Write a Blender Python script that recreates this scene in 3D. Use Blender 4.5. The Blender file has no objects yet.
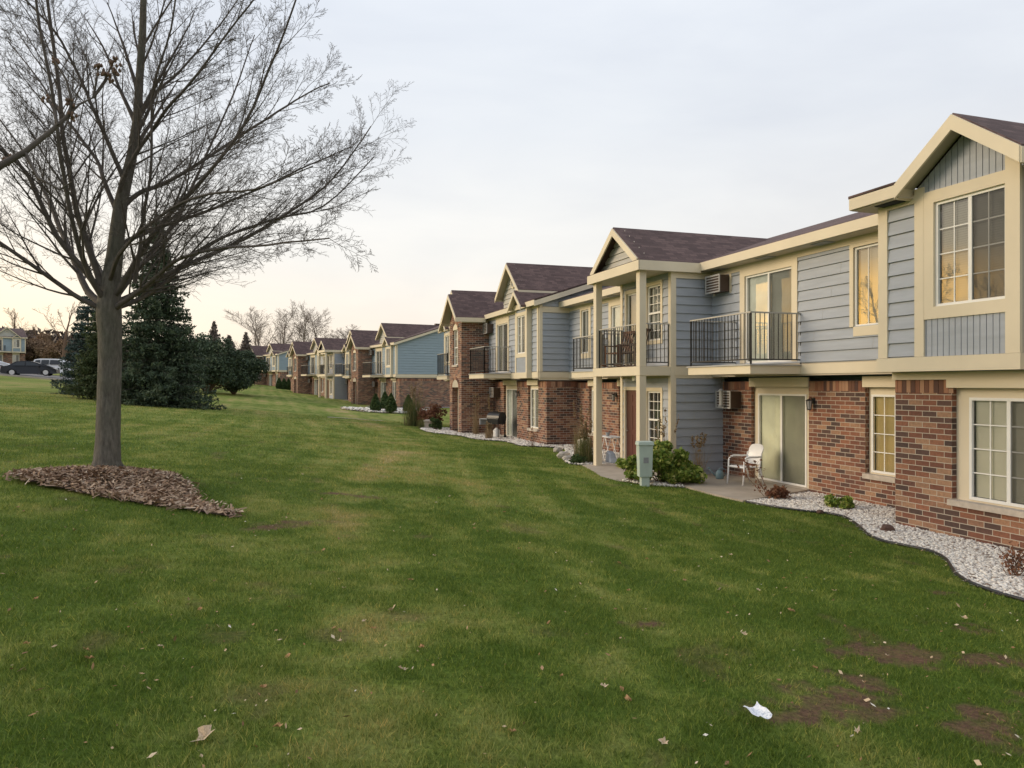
import bpy, bmesh, math, random
import numpy as np
from mathutils import Vector, Matrix

S = bpy.context.scene
C = S.collection
R = math.radians

# ------------------------------------------------------------------ camera
cam = bpy.data.objects.new('camera', bpy.data.cameras.new('camera'))
C.objects.link(cam)
cam.location = (0, 0, 2.45)
cam.rotation_euler = (R(90.05), 0, R(-18.43))
cam.data.lens = 26.37
cam.data.sensor_width = 36
cam.data.clip_start = 0.05
cam.data.clip_end = 3000
S.camera = cam
S.render.resolution_x, S.render.resolution_y = 1024, 768

# ------------------------------------------------------------------ exposure
S.view_settings.view_transform = 'Standard'
S.view_settings.look = 'None'
S.view_settings.exposure = 0.70
S.view_settings.gamma = 1
S.cycles.max_bounces = 6
S.cycles.transparent_max_bounces = 12

# ------------------------------------------------------------------ sky (an overcast evening, glow low on the left)
SUN_AZ = R(43)       # left of +Y
SUN_EL = R(9)
W = bpy.data.worlds.new('World'); S.world = W; W.use_nodes = True
nt = W.node_tree; nt.nodes.clear()
def N(t, kind, **kw):
    n = t.nodes.new(kind)
    for k, v in kw.items(): setattr(n, k, v)
    return n
def ramp(t, fac, stops, interp='LINEAR'):
    n = N(t, 'ShaderNodeValToRGB'); n.color_ramp.interpolation = interp
    e = n.color_ramp.elements
    while len(e) > 1: e.remove(e[-1])
    e[0].position = stops[0][0]; e[0].color = tuple(stops[0][1]) + (1,)
    for p, c in stops[1:]:
        x = e.new(p); x.color = tuple(c) + (1,)
    if fac is not None: t.links.new(fac, n.inputs[0])
    return n.outputs[0]
def mixc(t, f, a, b, mode='MIX'):
    n = N(t, 'ShaderNodeMix', data_type='RGBA', blend_type=mode)
    for i, v in ((0, f), (6, a), (7, b)):
        if isinstance(v, (int, float)): n.inputs[i].default_value = v
        elif isinstance(v, (tuple, list)): n.inputs[i].default_value = tuple(v)[:3] + (1,)
        else: t.links.new(v, n.inputs[i])
    return n.outputs[2]
def mth(t, op, a, b=None, c=None):
    n = N(t, 'ShaderNodeMath', operation=op)
    for i, v in enumerate((a, b, c)):
        if v is None: continue
        if isinstance(v, (int, float)): n.inputs[i].default_value = v
        else: t.links.new(v, n.inputs[i])
    return n.outputs[0]
tc = N(nt, 'ShaderNodeTexCoord')
sep = N(nt, 'ShaderNodeSeparateXYZ'); nt.links.new(tc.outputs['Generated'], sep.inputs[0])
sky = N(nt, 'ShaderNodeTexSky', sky_type='NISHITA'); sky.sun_disc = False
sky.sun_elevation = SUN_EL; sky.sun_rotation = -SUN_AZ
sb = N(nt, 'ShaderNodeVectorMath', operation='SCALE'); nt.links.new(sky.outputs[0], sb.inputs[0]); sb.inputs[3].default_value = 0.08
z = mth(nt, 'MAXIMUM', sep.outputs[2], 0.0)
base = ramp(nt, z, [(0.0, (0.61, 0.52, 0.44)), (0.07, (0.68, 0.61, 0.54)), (0.16, (0.63, 0.615, 0.59)), (0.32, (0.555, 0.575, 0.605)), (0.6, (0.53, 0.57, 0.64)), (1.0, (0.56, 0.61, 0.70))])
mp = N(nt, 'ShaderNodeMapping'); nt.links.new(tc.outputs['Generated'], mp.inputs[0]); mp.inputs['Scale'].default_value = (1.0, 1.0, 3.6)
cn = N(nt, 'ShaderNodeTexNoise'); nt.links.new(mp.outputs[0], cn.inputs['Vector'])
cn.inputs['Scale'].default_value = 2.3; cn.inputs['Detail'].default_value = 5; cn.inputs['Roughness'].default_value = 0.52; cn.inputs['Distortion'].default_value = 0.4
cl = ramp(nt, cn.outputs[0], [(0.3, (0.92, 0.925, 0.945)), (0.5, (1.0, 1.0, 1.0)), (0.68, (1.07, 1.06, 1.04))])
base = mixc(nt, 1.0, base, cl, 'MULTIPLY')
# warm glow behind the cloud round the sun's azimuth
dt = N(nt, 'ShaderNodeVectorMath', operation='DOT_PRODUCT'); nt.links.new(tc.outputs['Generated'], dt.inputs[0])
dt.inputs[1].default_value = (-math.sin(SUN_AZ), math.cos(SUN_AZ), 0)
az = mth(nt, 'MAXIMUM', dt.outputs['Value'], 0.0)
low = ramp(nt, z, [(0.0, (1, 1, 1)), (0.08, (0.85,)*3), (0.16, (0.42,)*3), (0.27, (0.14,)*3), (0.5, (0, 0, 0))])
gl = mth(nt, 'MULTIPLY', mth(nt, 'POWER', az, 6.5), low)
base = mixc(nt, mth(nt, 'MULTIPLY', gl, 0.85), base, (1.02, 0.74, 0.38))
low2 = ramp(nt, z, [(0.0, (0.35,)*3), (0.06, (1, 1, 1)), (0.125, (1, 1, 1)), (0.165, (0.12,)*3), (0.2, (0, 0, 0))])
core = mth(nt, 'MULTIPLY', mth(nt, 'POWER', az, 60.0), low2)
mp2 = N(nt, 'ShaderNodeMapping'); nt.links.new(tc.outputs['Generated'], mp2.inputs[0]); mp2.inputs['Scale'].default_value = (3.0, 3.0, 16)
cn2 = N(nt, 'ShaderNodeTexNoise'); nt.links.new(mp2.outputs[0], cn2.inputs['Vector']); cn2.inputs['Scale'].default_value = 1.6; cn2.inputs['Detail'].default_value = 4
core = mth(nt, 'MULTIPLY', core, ramp(nt, cn2.outputs[0], [(0.38, (0.25,)*3), (0.6, (1, 1, 1))]))
base = mixc(nt, core, base, (4.8, 2.5, 0.35))
fin = mixc(nt, 0.9, sb.outputs[0], base)
bg = N(nt, 'ShaderNodeBackground'); nt.links.new(fin, bg.inputs[0]); bg.inputs[1].default_value = 1.0
nt.links.new(bg.outputs[0], N(nt, 'ShaderNodeOutputWorld').inputs[0])

sun = bpy.data.objects.new('sun', bpy.data.lights.new('sun', 'SUN')); C.objects.link(sun)
sun.data.energy = 1.35; sun.data.angle = R(24); sun.data.color = (1.0, 0.80, 0.56)
_d = Vector((-math.sin(R(72)) * math.cos(R(18)), math.cos(R(72)) * math.cos(R(18)), math.sin(R(18))))
sun.rotation_euler = _d.to_track_quat('Z', 'Y').to_euler()
sun.location = (-30, 20, 30)

# ------------------------------------------------------------------ terrain function
rng = np.random.default_rng(7)
_P = rng.random((256, 256))
def vnoise(x, y):
    x = np.asarray(x, float); y = np.asarray(y, float)
    xi = np.floor(x).astype(int); yi = np.floor(y).astype(int)
    fx = x - xi; fy = y - yi; fx = fx*fx*(3-2*fx); fy = fy*fy*(3-2*fy)
    g = lambda i, j: _P[i & 255, j & 255]
    return (g(xi, yi)*(1-fx) + g(xi+1, yi)*fx)*(1-fy) + (g(xi, yi+1)*(1-fx) + g(xi+1, yi+1)*fx)*fy
def fbm(x, y, o=4):
    s = 0; a = .5; t = 0
    for i in range(o):
        s = s + a*vnoise(x*2**i + 17*i, y*2**i + 31*i); t += a; a *= .5
    return s/t
_yb = np.arange(-60, 700, 1.0)
_hb = np.interp(_yb, [-60, 20, 27, 36, 50, 58, 66, 98, 133, 200, 400, 700], [0, 0, .06, .1, .1, .25, .45, .85, 1.55, 2.4, 3.4, 3.4])
_k = np.ones(7)/7; _hb = np.convolve(np.pad(_hb, 3, 'edge'), _k, 'valid')
def ground(X, Y):
    X = np.asarray(X, float); Y = np.asarray(Y, float)
    t = 9 - X
    r = .085*np.where(t > 40, 40+(np.minimum(t, 140)-40)*.8, np.log1p(np.exp(np.clip(t*1.2, -50, 49)))/1.2)
    b = np.interp(Y, _yb, _hb)
    near = np.clip((8.3-X)/2, 0, 1)
    bump = (fbm(X*.35, Y*.35, 3)-.5)*.10*near + (fbm(X*2.2+9, Y*2.2, 2)-.5)*.022*near
    return b + r + bump
def gz(x, y): return float(ground(x, y))
def inpoly(X, Y, poly):
    ins = np.zeros(np.shape(X), bool); n = len(poly)
    for i in range(n):
        x1, y1 = poly[i]; x2, y2 = poly[(i+1) % n]
        if y1 == y2: continue
        cnd = ((y1 > Y) != (y2 > Y)) & (X < (x2-x1)*(Y-y1)/(y2-y1)+x1)
        ins ^= cnd
    return ins

# ------------------------------------------------------------------ materials
def new_mat(name):
    m = bpy.data.materials.new(name); m.use_nodes = True
    t = m.node_tree; b = t.nodes['Principled BSDF']
    return m, t, b
def noise(t, scale, detail=4, vec=None, rough=.55, coord='Object'):
    if vec is None:
        vec = N(t, 'ShaderNodeTexCoord').outputs[coord]
    n = N(t, 'ShaderNodeTexNoise'); n.inputs['Scale'].default_value = scale; n.inputs['Detail'].default_value = detail
    n.inputs['Roughness'].default_value = rough
    t.links.new(vec, n.inputs['Vector']); return n.outputs[0]
def bump(t, b, h, strength=.3, dist=.01):
    n = N(t, 'ShaderNodeBump'); n.inputs['Strength'].default_value = strength; n.inputs['Distance'].default_value = dist
    t.links.new(h, n.inputs['Height']); t.links.new(n.outputs[0], b.inputs['Normal'])
def simple(name, col, rough=.6, var=.12, scale=3, bmp=0, metal=0, fine=60, spec=.4):
    m, t, b = new_mat(name)
    f = noise(t, scale, 5)
    lo = tuple(c*(1-var) for c in col); hi = tuple(min(1, c*(1+var)) for c in col)
    b.inputs['Base Color'].default_value = col + (1,)
    t.links.new(ramp(t, f, [(.3, lo), (.7, hi)]), b.inputs['Base Color'])
    b.inputs['Roughness'].default_value = rough; b.inputs['Metallic'].default_value = metal
    b.inputs['Specular IOR Level'].default_value = spec
    if bmp: bump(t, b, noise(t, fine, 3), bmp, .004)
    return m
def island(name, stops, rough=.7, trans=0, spec=.3):
    m, t, b = new_mat(name)
    g = N(t, 'ShaderNodeNewGeometry')
    c = ramp(t, g.outputs['Random Per Island'], stops)
    t.links.new(c, b.inputs['Base Color']); b.inputs['Roughness'].default_value = rough
    b.inputs['Specular IOR Level'].default_value = spec
    if trans:
        tr = N(t, 'ShaderNodeBsdfTranslucent'); t.links.new(c, tr.inputs[0])
        mx = N(t, 'ShaderNodeMixShader'); mx.inputs[0].default_value = trans
        t.links.new(b.outputs[0], mx.inputs[1]); t.links.new(tr.outputs[0], mx.inputs[2])
        t.links.new(mx.outputs[0], t.nodes['Material Output'].inputs[0])
    return m
M = {}
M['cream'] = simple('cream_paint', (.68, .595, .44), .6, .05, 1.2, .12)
M['cream_shadow'] = simple('cream_shaded', (.50, .44, .34), .7, .05, 1.5)  # darker copy of the cream paint, with shade put into the colour
def siding_mat(name, col):
    m, t, b = new_mat(name)
    tcn = N(t, 'ShaderNodeTexCoord')
    mpn = N(t, 'ShaderNodeMapping'); t.links.new(tcn.outputs['UV'], mpn.inputs[0]); mpn.inputs['Scale'].default_value = (1.2, 9, 1)
    f = noise(t, 1.0, 5, mpn.outputs[0])
    f2 = noise(t, .7, 3)
    c = ramp(t, f, [(.3, tuple(x*.9 for x in col)), (.7, tuple(x*1.08 for x in col))])
    c = mixc(t, ramp(t, f2, [(.4, (0, 0, 0)), (.75, (.25,)*3)]), c, tuple(x*.8+.03 for x in col))
    t.links.new(c, b.inputs['Base Color']); b.inputs['Roughness'].default_value = .55
    mg = N(t, 'ShaderNodeMapping'); t.links.new(tcn.outputs['UV'], mg.inputs[0]); mg.inputs['Scale'].default_value = (6, 90, 1)
    bump(t, b, noise(t, 1.0, 4, mg.outputs[0]), .12, .0015)
    return m
M['siding'] = siding_mat('siding_blue_grey', (.355, .385, .43))
M['siding_far'] = siding_mat('siding_teal_grey', (.27, .345, .395))
M['siding_pale'] = siding_mat('siding_pale', (.47, .46, .42))
def brick_mat():
    m, t, b = new_mat('brick_masonry')
    uv = N(t, 'ShaderNodeTexCoord').outputs['UV']
    br = N(t, 'ShaderNodeTexBrick'); t.links.new(uv, br.inputs['Vector'])
    br.offset = .5; br.squash = 1
    br.inputs['Scale'].default_value = 1; br.inputs['Brick Width'].default_value = .28; br.inputs['Row Height'].default_value = .0915
    br.inputs['Mortar Size'].default_value = .0066; br.inputs['Mortar Smooth'].default_value = .2
    br.inputs['Color1'].default_value = (0, 0, 0, 1); br.inputs['Color2'].default_value = (1, 1, 1, 1); br.inputs['Bias'].default_value = 0
    br.inputs['Mortar'].default_value = (.5, .5, .5, 1)
    col = ramp(t, br.outputs['Color'], [(0, (.062, .040, .034)), (.2, (.098, .055, .043)), (.34, (.150, .062, .040)), (.52, (.190, .078, .047)), (.7, (.250, .108, .062)), (.84, (.33, .20, .12)), (1, (.20, .10, .066))])
    f = noise(t, 22, 5, uv); f3 = noise(t, .9, 3, uv)
    col = mixc(t, .45, col, mixc(t, 1, col, ramp(t, f, [(.3, (.6, .6, .6)), (.7, (1.5, 1.45, 1.4))]), 'MULTIPLY'))
    col = mixc(t, 1, col, ramp(t, f3, [(.3, (.88, .88, .9)), (.7, (1.1, 1.08, 1.05))]), 'MULTIPLY')
    col = mixc(t, br.outputs['Fac'], col, (.46, .40, .32))
    t.links.new(col, b.inputs['Base Color']); b.inputs['Roughness'].default_value = .85
    hgt = mth(t, 'ADD', mth(t, 'MULTIPLY', br.outputs['Fac'], -1.0), mth(t, 'MULTIPLY', f, .3))
    bump(t, b, hgt, .6, .006)
    return m
M['brick'] = brick_mat()
def shingle_mat():
    m, t, b = new_mat('roof_shingles')
    uv = N(t, 'ShaderNodeTexCoord').outputs['UV']
    br = N(t, 'ShaderNodeTexBrick'); t.links.new(uv, br.inputs['Vector']); br.offset = .37; br.offset_frequency = 2
    br.inputs['Scale'].default_value = 1; br.inputs['Brick Width'].default_value = .24; br.inputs['Row Height'].default_value = .125
    br.inputs['Mortar Size'].default_value = .007; br.inputs['Mortar Smooth'].default_value = .4
    br.inputs['Color1'].default_value = (0, 0, 0, 1); br.inputs['Color2'].default_value = (1, 1, 1, 1)
    br.inputs['Mortar'].default_value = (0, 0, 0, 1)
    col = ramp(t, br.outputs['Color'], [(0, (.078, .048, .044)), (.5, (.108, .068, .062)), (1, (.145, .092, .082))])
    f = noise(t, 140, 3, uv)
    col = mixc(t, 1, col, ramp(t, f, [(.35, (.7, .7, .7)), (.65, (1.3, 1.3, 1.3))]), 'MULTIPLY')
    col = mixc(t, 1, col, ramp(t, noise(t, .5, 4, uv), [(.3, (.85, .85, .85)), (.7, (1.15, 1.15, 1.15))]), 'MULTIPLY')
    t.links.new(col, b.inputs['Base Color']); b.inputs['Roughness'].default_value = .95
    bump(t, b, mth(t, 'MULTIPLY', br.outputs['Fac'], -1.0), .7, .01)
    return m
M['shingle'] = shingle_mat()
M['white'] = simple('white_vinyl', (.78, .77, .73), .4, .04, 2)
M['stone'] = simple('stone_sill', (.48, .42, .35), .85, .15, 9, .4)
M['iron'] = simple('black_iron', (.028, .028, .03), .45, .2, 6)
M['rail_top'] = simple('handrail_sheen', (.42, .40, .36), .35, .1, 6)  # black top rail made paler: reflected light put into its colour
M['concrete'] = simple('concrete', (.40, .34, .27), .9, .16, 1.6, .4, fine=90)
M['door_red'] = simple('dark_red_door', (.12, .045, .035), .45, .1, 2)
M['glass'] = None
def glass_mat():
    m, t, b = new_mat('window_glass')
    t.nodes.remove(b)
    fr = N(t, 'ShaderNodeFresnel'); fr.inputs[0].default_value = 1.8
    tr = N(t, 'ShaderNodeBsdfTransparent'); tr.inputs[0].default_value = (.94, .96, .95, 1)
    gl = N(t, 'ShaderNodeBsdfGlossy'); gl.inputs['Roughness'].default_value = .015; gl.inputs[0].default_value = (1, 1, 1, 1)
    nz = noise(t, 1.3, 2); bp = N(t, 'ShaderNodeBump'); bp.inputs['Strength'].default_value = .06; bp.inputs['Distance'].default_value = .02
    t.links.new(nz, bp.inputs['Height']); t.links.new(bp.outputs[0], gl.inputs['Normal'])
    fac = mth(t, 'MINIMUM', mth(t, 'ADD', fr.outputs[0], .02), 1.0)
    mx = N(t, 'ShaderNodeMixShader'); t.links.new(fac, mx.inputs[0]); t.links.new(tr.outputs[0], mx.inputs[1]); t.links.new(gl.outputs[0], mx.inputs[2])
    t.links.new(mx.outputs[0], t.nodes['Material Output'].inputs[0])
    return m
M['glass'] = glass_mat()
def screen_mat():
    m, t, b = new_mat('insect_screen_mesh'); b.inputs['Base Color'].default_value = (.05, .05, .05, 1); b.inputs['Roughness'].default_value = .7
    tr = N(t, 'ShaderNodeBsdfTransparent'); mx = N(t, 'ShaderNodeMixShader'); mx.inputs[0].default_value = .42
    t.links.new(tr.outputs[0], mx.inputs[1]); t.links.new(b.outputs[0], mx.inputs[2]); t.links.new(mx.outputs[0], t.nodes['Material Output'].inputs[0])
    return m
M['screen'] = screen_mat()
M['blind'] = simple('window_blinds', (.80, .78, .70), .7, .06, 2)
M['blind_dark'] = simple('window_blinds_grey', (.36, .37, .35), .7, .1, 2)
M['curtain'] = simple('door_curtain', (.84, .84, .72), .8, .1, 2)
M['curtain_cool'] = simple('door_vertical_blinds', (.74, .77, .75), .8, .1, 2)
M['curtain_tan'] = simple('tan_curtain', (.74, .62, .38), .8, .1, 2)
M['dark_room'] = simple('dark_interior', (.035, .035, .035), .9, .1, 2)
M['brown'] = simple('brown_metal', (.085, .055, .04), .55, .15, 3)
M['wood'] = simple('brown_wood', (.14, .065, .035), .6, .25, 4)
M['plastic'] = simple('white_plastic', (.80, .79, .77), .35, .04, 3)
M['util'] = simple('pale_green_metal', (.43, .51, .45), .5, .08, 3, .1)
M['grey'] = simple('grey_metal', (.26, .27, .28), .5, .1, 4)
M['black'] = simple('black_enamel', (.02, .02, .022), .35, .15, 4)

# ------------------------------------------------------------------ mesh helpers
def tag(o, label=None, cat=None, group=None, kind=None):
    if label: o['label'] = label
    if cat: o['category'] = cat
    if group: o['group'] = group
    if kind: o['kind'] = kind
    return o
def thing(name, label, cat, loc=(0, 0, 0), rz=0, group=None):
    o = bpy.data.objects.new(name, None); C.objects.link(o); o.empty_display_size = .2
    o.location = loc; o.rotation_euler = (0, 0, rz)
    return tag(o, label, cat, group)
class MB:
    def __init__(s): s.v = []; s.f = []
    def add(s, vs, fs):
        k = len(s.v); s.v += [tuple(p) for p in vs]; s.f += [tuple(i+k for i in f) for f in fs]
    def quad(s, a, b, c, d): s.add([a, b, c, d], [(0, 1, 2, 3)])
    def hexa(s, p):   # 8 points: bottom ring 0-3, top ring 4-7
        s.add(p, [(0, 3, 2, 1), (4, 5, 6, 7), (0, 1, 5, 4), (1, 2, 6, 5), (2, 3, 7, 6), (3, 0, 4, 7)])
    def box(s, x0, x1, y0, y1, z0, z1):
        s.hexa([(x0, y0, z0), (x1, y0, z0), (x1, y1, z0), (x0, y1, z0), (x0, y0, z1), (x1, y0, z1), (x1, y1, z1), (x0, y1, z1)])
    def tube(s, pts, rad, n=8, cap=True):
        if isinstance(rad, (int, float)): rad = [rad]*len(pts)
        P = [Vector(p) for p in pts]; k = len(s.v)
        up = Vector((0, 0, 1))
        for i, p in enumerate(P):
            d = (P[min(i+1, len(P)-1)] - P[max(i-1, 0)])
            if d.length < 1e-9: d = Vector((0, 0, 1))
            d.normalize()
            a = d.cross(up if abs(d.z) < .95 else Vector((1, 0, 0))).normalized(); b = d.cross(a)
            for j in range(n):
                t = 2*math.pi*j/n
                s.v.append(tuple(p + (a*math.cos(t)+b*math.sin(t))*rad[i]))
        for i in range(len(P)-1):
            for j in range(n):
                s.f.append((k+i*n+j, k+i*n+(j+1) % n, k+(i+1)*n+(j+1) % n, k+(i+1)*n+j))
        if cap and n > 2:
            s.f.append(tuple(k+j for j in range(n))[::-1]); s.f.append(tuple(k+(len(P)-1)*n+j for j in range(n)))
    def lathe(s, prof, cx=0, cy=0, n=16):
        s.tube([(cx, cy, z+i*1e-6) for i, (r, z) in enumerate(prof)], [r for r, z in prof], n)
    def build(s, name, mat, parent=None, smooth=False, uv=True, bevel=0):
        me = bpy.data.meshes.new(name)
        me.from_pydata(s.v, [], s.f)
        if uv and s.f:
            nl = len(me.loops)
            nor = np.zeros(len(me.polygons)*3, 'f'); me.polygons.foreach_get('normal', nor); nor = nor.reshape(-1, 3)
            tot = np.zeros(len(me.polygons), 'i'); me.polygons.foreach_get('loop_total', tot)
            vi = np.zeros(nl, 'i'); me.loops.foreach_get('vertex_index', vi)
            co = np.array(s.v)[vi]; nn = np.repeat(nor, tot, axis=0)
            hlen = np.hypot(nn[:, 0], nn[:, 1]); flat = hlen < .05
            tx = np.where(flat, 1, -nn[:, 1]/np.maximum(hlen, 1e-6)); ty = np.where(flat, 0, nn[:, 0]/np.maximum(hlen, 1e-6))
            T = np.stack([tx, ty, np.zeros_like(tx)], 1); B = np.cross(nn, T)
            B[B[:, 2] < 0] *= -1
            u = (co*T).sum(1)*np.where(tx+ty*.99 < 0, -1, 1); v = (co*B).sum(1)
            l = me.uv_layers.new(name='UVMap'); l.data.foreach_set('uv', np.stack([u, v], 1).astype('f').ravel())
        me.materials.append(mat)
        if smooth: me.polygons.foreach_set('use_smooth', [True]*len(me.polygons))
        me.update()
        o = bpy.data.objects.new(name, me); C.objects.link(o)
        if parent: o.parent = parent
        if bevel:
            md = o.modifiers.new('bevel', 'BEVEL'); md.width = bevel; md.segments = 2; md.limit_method = 'ANGLE'
        return o
def np_mesh(name, verts, faces_n, mat, parent=None, attrs=None):
    """verts (n,3); every face has faces_n vertices of its own, in order"""
    me = bpy.data.meshes.new(name); nv = len(verts); nf = nv//faces_n
    me.vertices.add(nv); me.vertices.foreach_set('co', np.asarray(verts, 'f').ravel())
    me.loops.add(nv); me.loops.foreach_set('vertex_index', np.arange(nv, dtype='i'))
    me.polygons.add(nf); me.polygons.foreach_set('loop_start', np.arange(0, nv, faces_n, dtype='i'))
    me.polygons.foreach_set('loop_total', np.full(nf, faces_n, 'i'))
    me.update(calc_edges=True)
    for k, a in (attrs or {}).items():
        at = me.attributes.new(k, 'FLOAT', 'POINT'); at.data.foreach_set('value', np.asarray(a, 'f'))
    me.materials.append(mat)
    o = bpy.data.objects.new(name, me); C.objects.link(o)
    if parent: o.parent = parent
    return o
def np_idx_mesh(name, verts, tris, mat, parent=None, smooth=False, attrs=None):
    me = bpy.data.meshes.new(name); me.vertices.add(len(verts)); me.vertices.foreach_set('co', np.asarray(verts, 'f').ravel())
    k = tris.shape[1]; nf = len(tris)
    me.loops.add(nf*k); me.loops.foreach_set('vertex_index', tris.astype('i').ravel())
    me.polygons.add(nf); me.polygons.foreach_set('loop_start', np.arange(0, nf*k, k, dtype='i')); me.polygons.foreach_set('loop_total', np.full(nf, k, 'i'))
    if smooth: me.polygons.foreach_set('use_smooth', np.ones(nf, bool))
    me.update(calc_edges=True)
    for kk, a in (attrs or {}).items():
        at = me.attributes.new(kk, 'FLOAT', 'POINT'); at.data.foreach_set('value', np.asarray(a, 'f'))
    me.materials.append(mat)
    o = bpy.data.objects.new(name, me); C.objects.link(o)
    if parent: o.parent = parent
    return o

# ------------------------------------------------------------------ wall frames: (a, z, o) -> building coordinates
class F:
    def __init__(s, x, y, side): s.x, s.y, s.side = x, y, side
    def p(s, a, z, o=0):
        return {'W': (s.x-o, s.y+a, z), 'E': (s.x+o, s.y+a, z), 'S': (s.x+a, s.y-o, z), 'N': (s.x+a, s.y+o, z)}[s.side]
    def box(s, mb, a0, a1, z0, z1, o0, o1):
        q = [s.p(a0, z0, o0), s.p(a1, z0, o0), s.p(a1, z0, o1), s.p(a0, z0, o1)]
        t = [(x, y, z1) for x, y, _ in q]
        if s.side in 'WN': mb.hexa([q[3], q[2], q[1], q[0], t[3], t[2], t[1], t[0]] if s.side == 'N' else q+t)
        else: mb.hexa([q[3], q[2], q[1], q[0], t[3], t[2], t[1], t[0]])
def wall(mb, f, a0, a1, z0, z1, holes=(), depth=.12, o=0):
    A = sorted({a0, a1, *[min(max(v, a0), a1) for h in holes for v in h[:2]]}); Z = sorted({z0, z1, *[min(max(v, z0), z1) for h in holes for v in h[2:]]})
    for i in range(len(A)-1):
        for j in range(len(Z)-1):
            am, zm = (A[i]+A[i+1])/2, (Z[j]+Z[j+1])/2
            if any(h[0] < am < h[1] and h[2] < zm < h[3] for h in holes): continue
            mb.quad(f.p(A[i], Z[j], o), f.p(A[i+1], Z[j], o), f.p(A[i+1], Z[j+1], o), f.p(A[i], Z[j+1], o))
    for h in holes:
        b0, b1, c0, c1 = h
        for (p, q) in (((b0, c0), (b0, c1)), ((b0, c1), (b1, c1)), ((b1, c1), (b1, c0)), ((b1, c0), (b0, c0))):
            mb.quad(f.p(*p, o), f.p(*q, o), f.p(*q, o-depth), f.p(*p, o-depth))
def siding(mb, f, a0, a1, z0, z1, holes=(), e=.228, top=None):
    """lap siding: every course a tilted board with a lip and a groove; top(a)->z clips gable ends"""
    z = z0
    while z < z1-.02:
        zt = min(z+e, z1)
        zs = sorted({z, zt, *[h[k] for h in holes for k in (2, 3) if z < h[k] < zt]})
        for k in range(len(zs)-1):
            u0, u1 = zs[k], zs[k+1]; zm = (u0+u1)/2
            ints = [(a0, a1)]
            if top:
                lo, hi = top(zm); ints = [(max(a0, lo), min(a1, hi))]
            for h in holes:
                if h[2] < zm < h[3]:
                    ni = []
                    for p, q in ints:
                        if h[1] <= p or h[0] >= q: ni.append((p, q)); continue
                        if h[0] > p: ni.append((p, h[0]))
                        if h[1] < q: ni.append((h[1], q))
                    ints = ni
            o = lambda zz: .036 - .028*(zz-z)/e
            jo = (z*7.31+a0*1.7) % 3.6; cut = []
            for p, q in ints:
                c_ = p
                s_ = a0+jo-3.6
                while s_ < q:
                    if c_+.25 < s_ < q-.25: cut.append((c_, s_-.003)); c_ = s_+.003
                    s_ += 3.6
                cut.append((c_, q))
            for p, q in cut:
                if q-p < .01: continue
                s0 = u0 + (.017 if u0 == z else 0)
                mb.quad(f.p(p, s0, o(s0)), f.p(q, s0, o(s0)), f.p(q, u1, o(u1)), f.p(p, u1, o(u1)))
                if u0 == z:
                    mb.quad(f.p(p, s0, 0), f.p(q, s0, 0), f.p(q, s0, .036), f.p(p, s0, .036))
                    mb.quad(f.p(p, u0-.002, 0), f.p(q, u0-.002, 0), f.p(q, s0, 0), f.p(p, s0, 0))
        z = zt
def batten(mb, f, a0, a1, z0, ztop, w=.105):
    """vertical grooved boards; ztop is a number or a function of a"""
    g = ztop if callable(ztop) else (lambda a: ztop)
    a = a0
    while a < a1-.01:
        b = min(a+w, a1); p, q = a+.006, b-.006
        if g(p) > z0 or g(q) > z0:
            zp, zq = max(g(p), z0), max(g(q), z0)
            mb.quad(f.p(p, z0, .02), f.p(q, z0, .02), f.p(q, zq, .02), f.p(p, zp, .02))
            mb.quad(f.p(p, z0, .02), f.p(p, zp, .02), f.p(p, zp, 0), f.p(p, z0, 0))
            mb.quad(f.p(q, z0, .02), f.p(q, zq, .02), f.p(q, zq, 0), f.p(q, z0, 0))
            mb.quad(f.p(q, z0, 0), f.p(b+.006, z0, 0), f.p(b+.006, zq, 0), f.p(q, zq, 0))
        a = b
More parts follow.
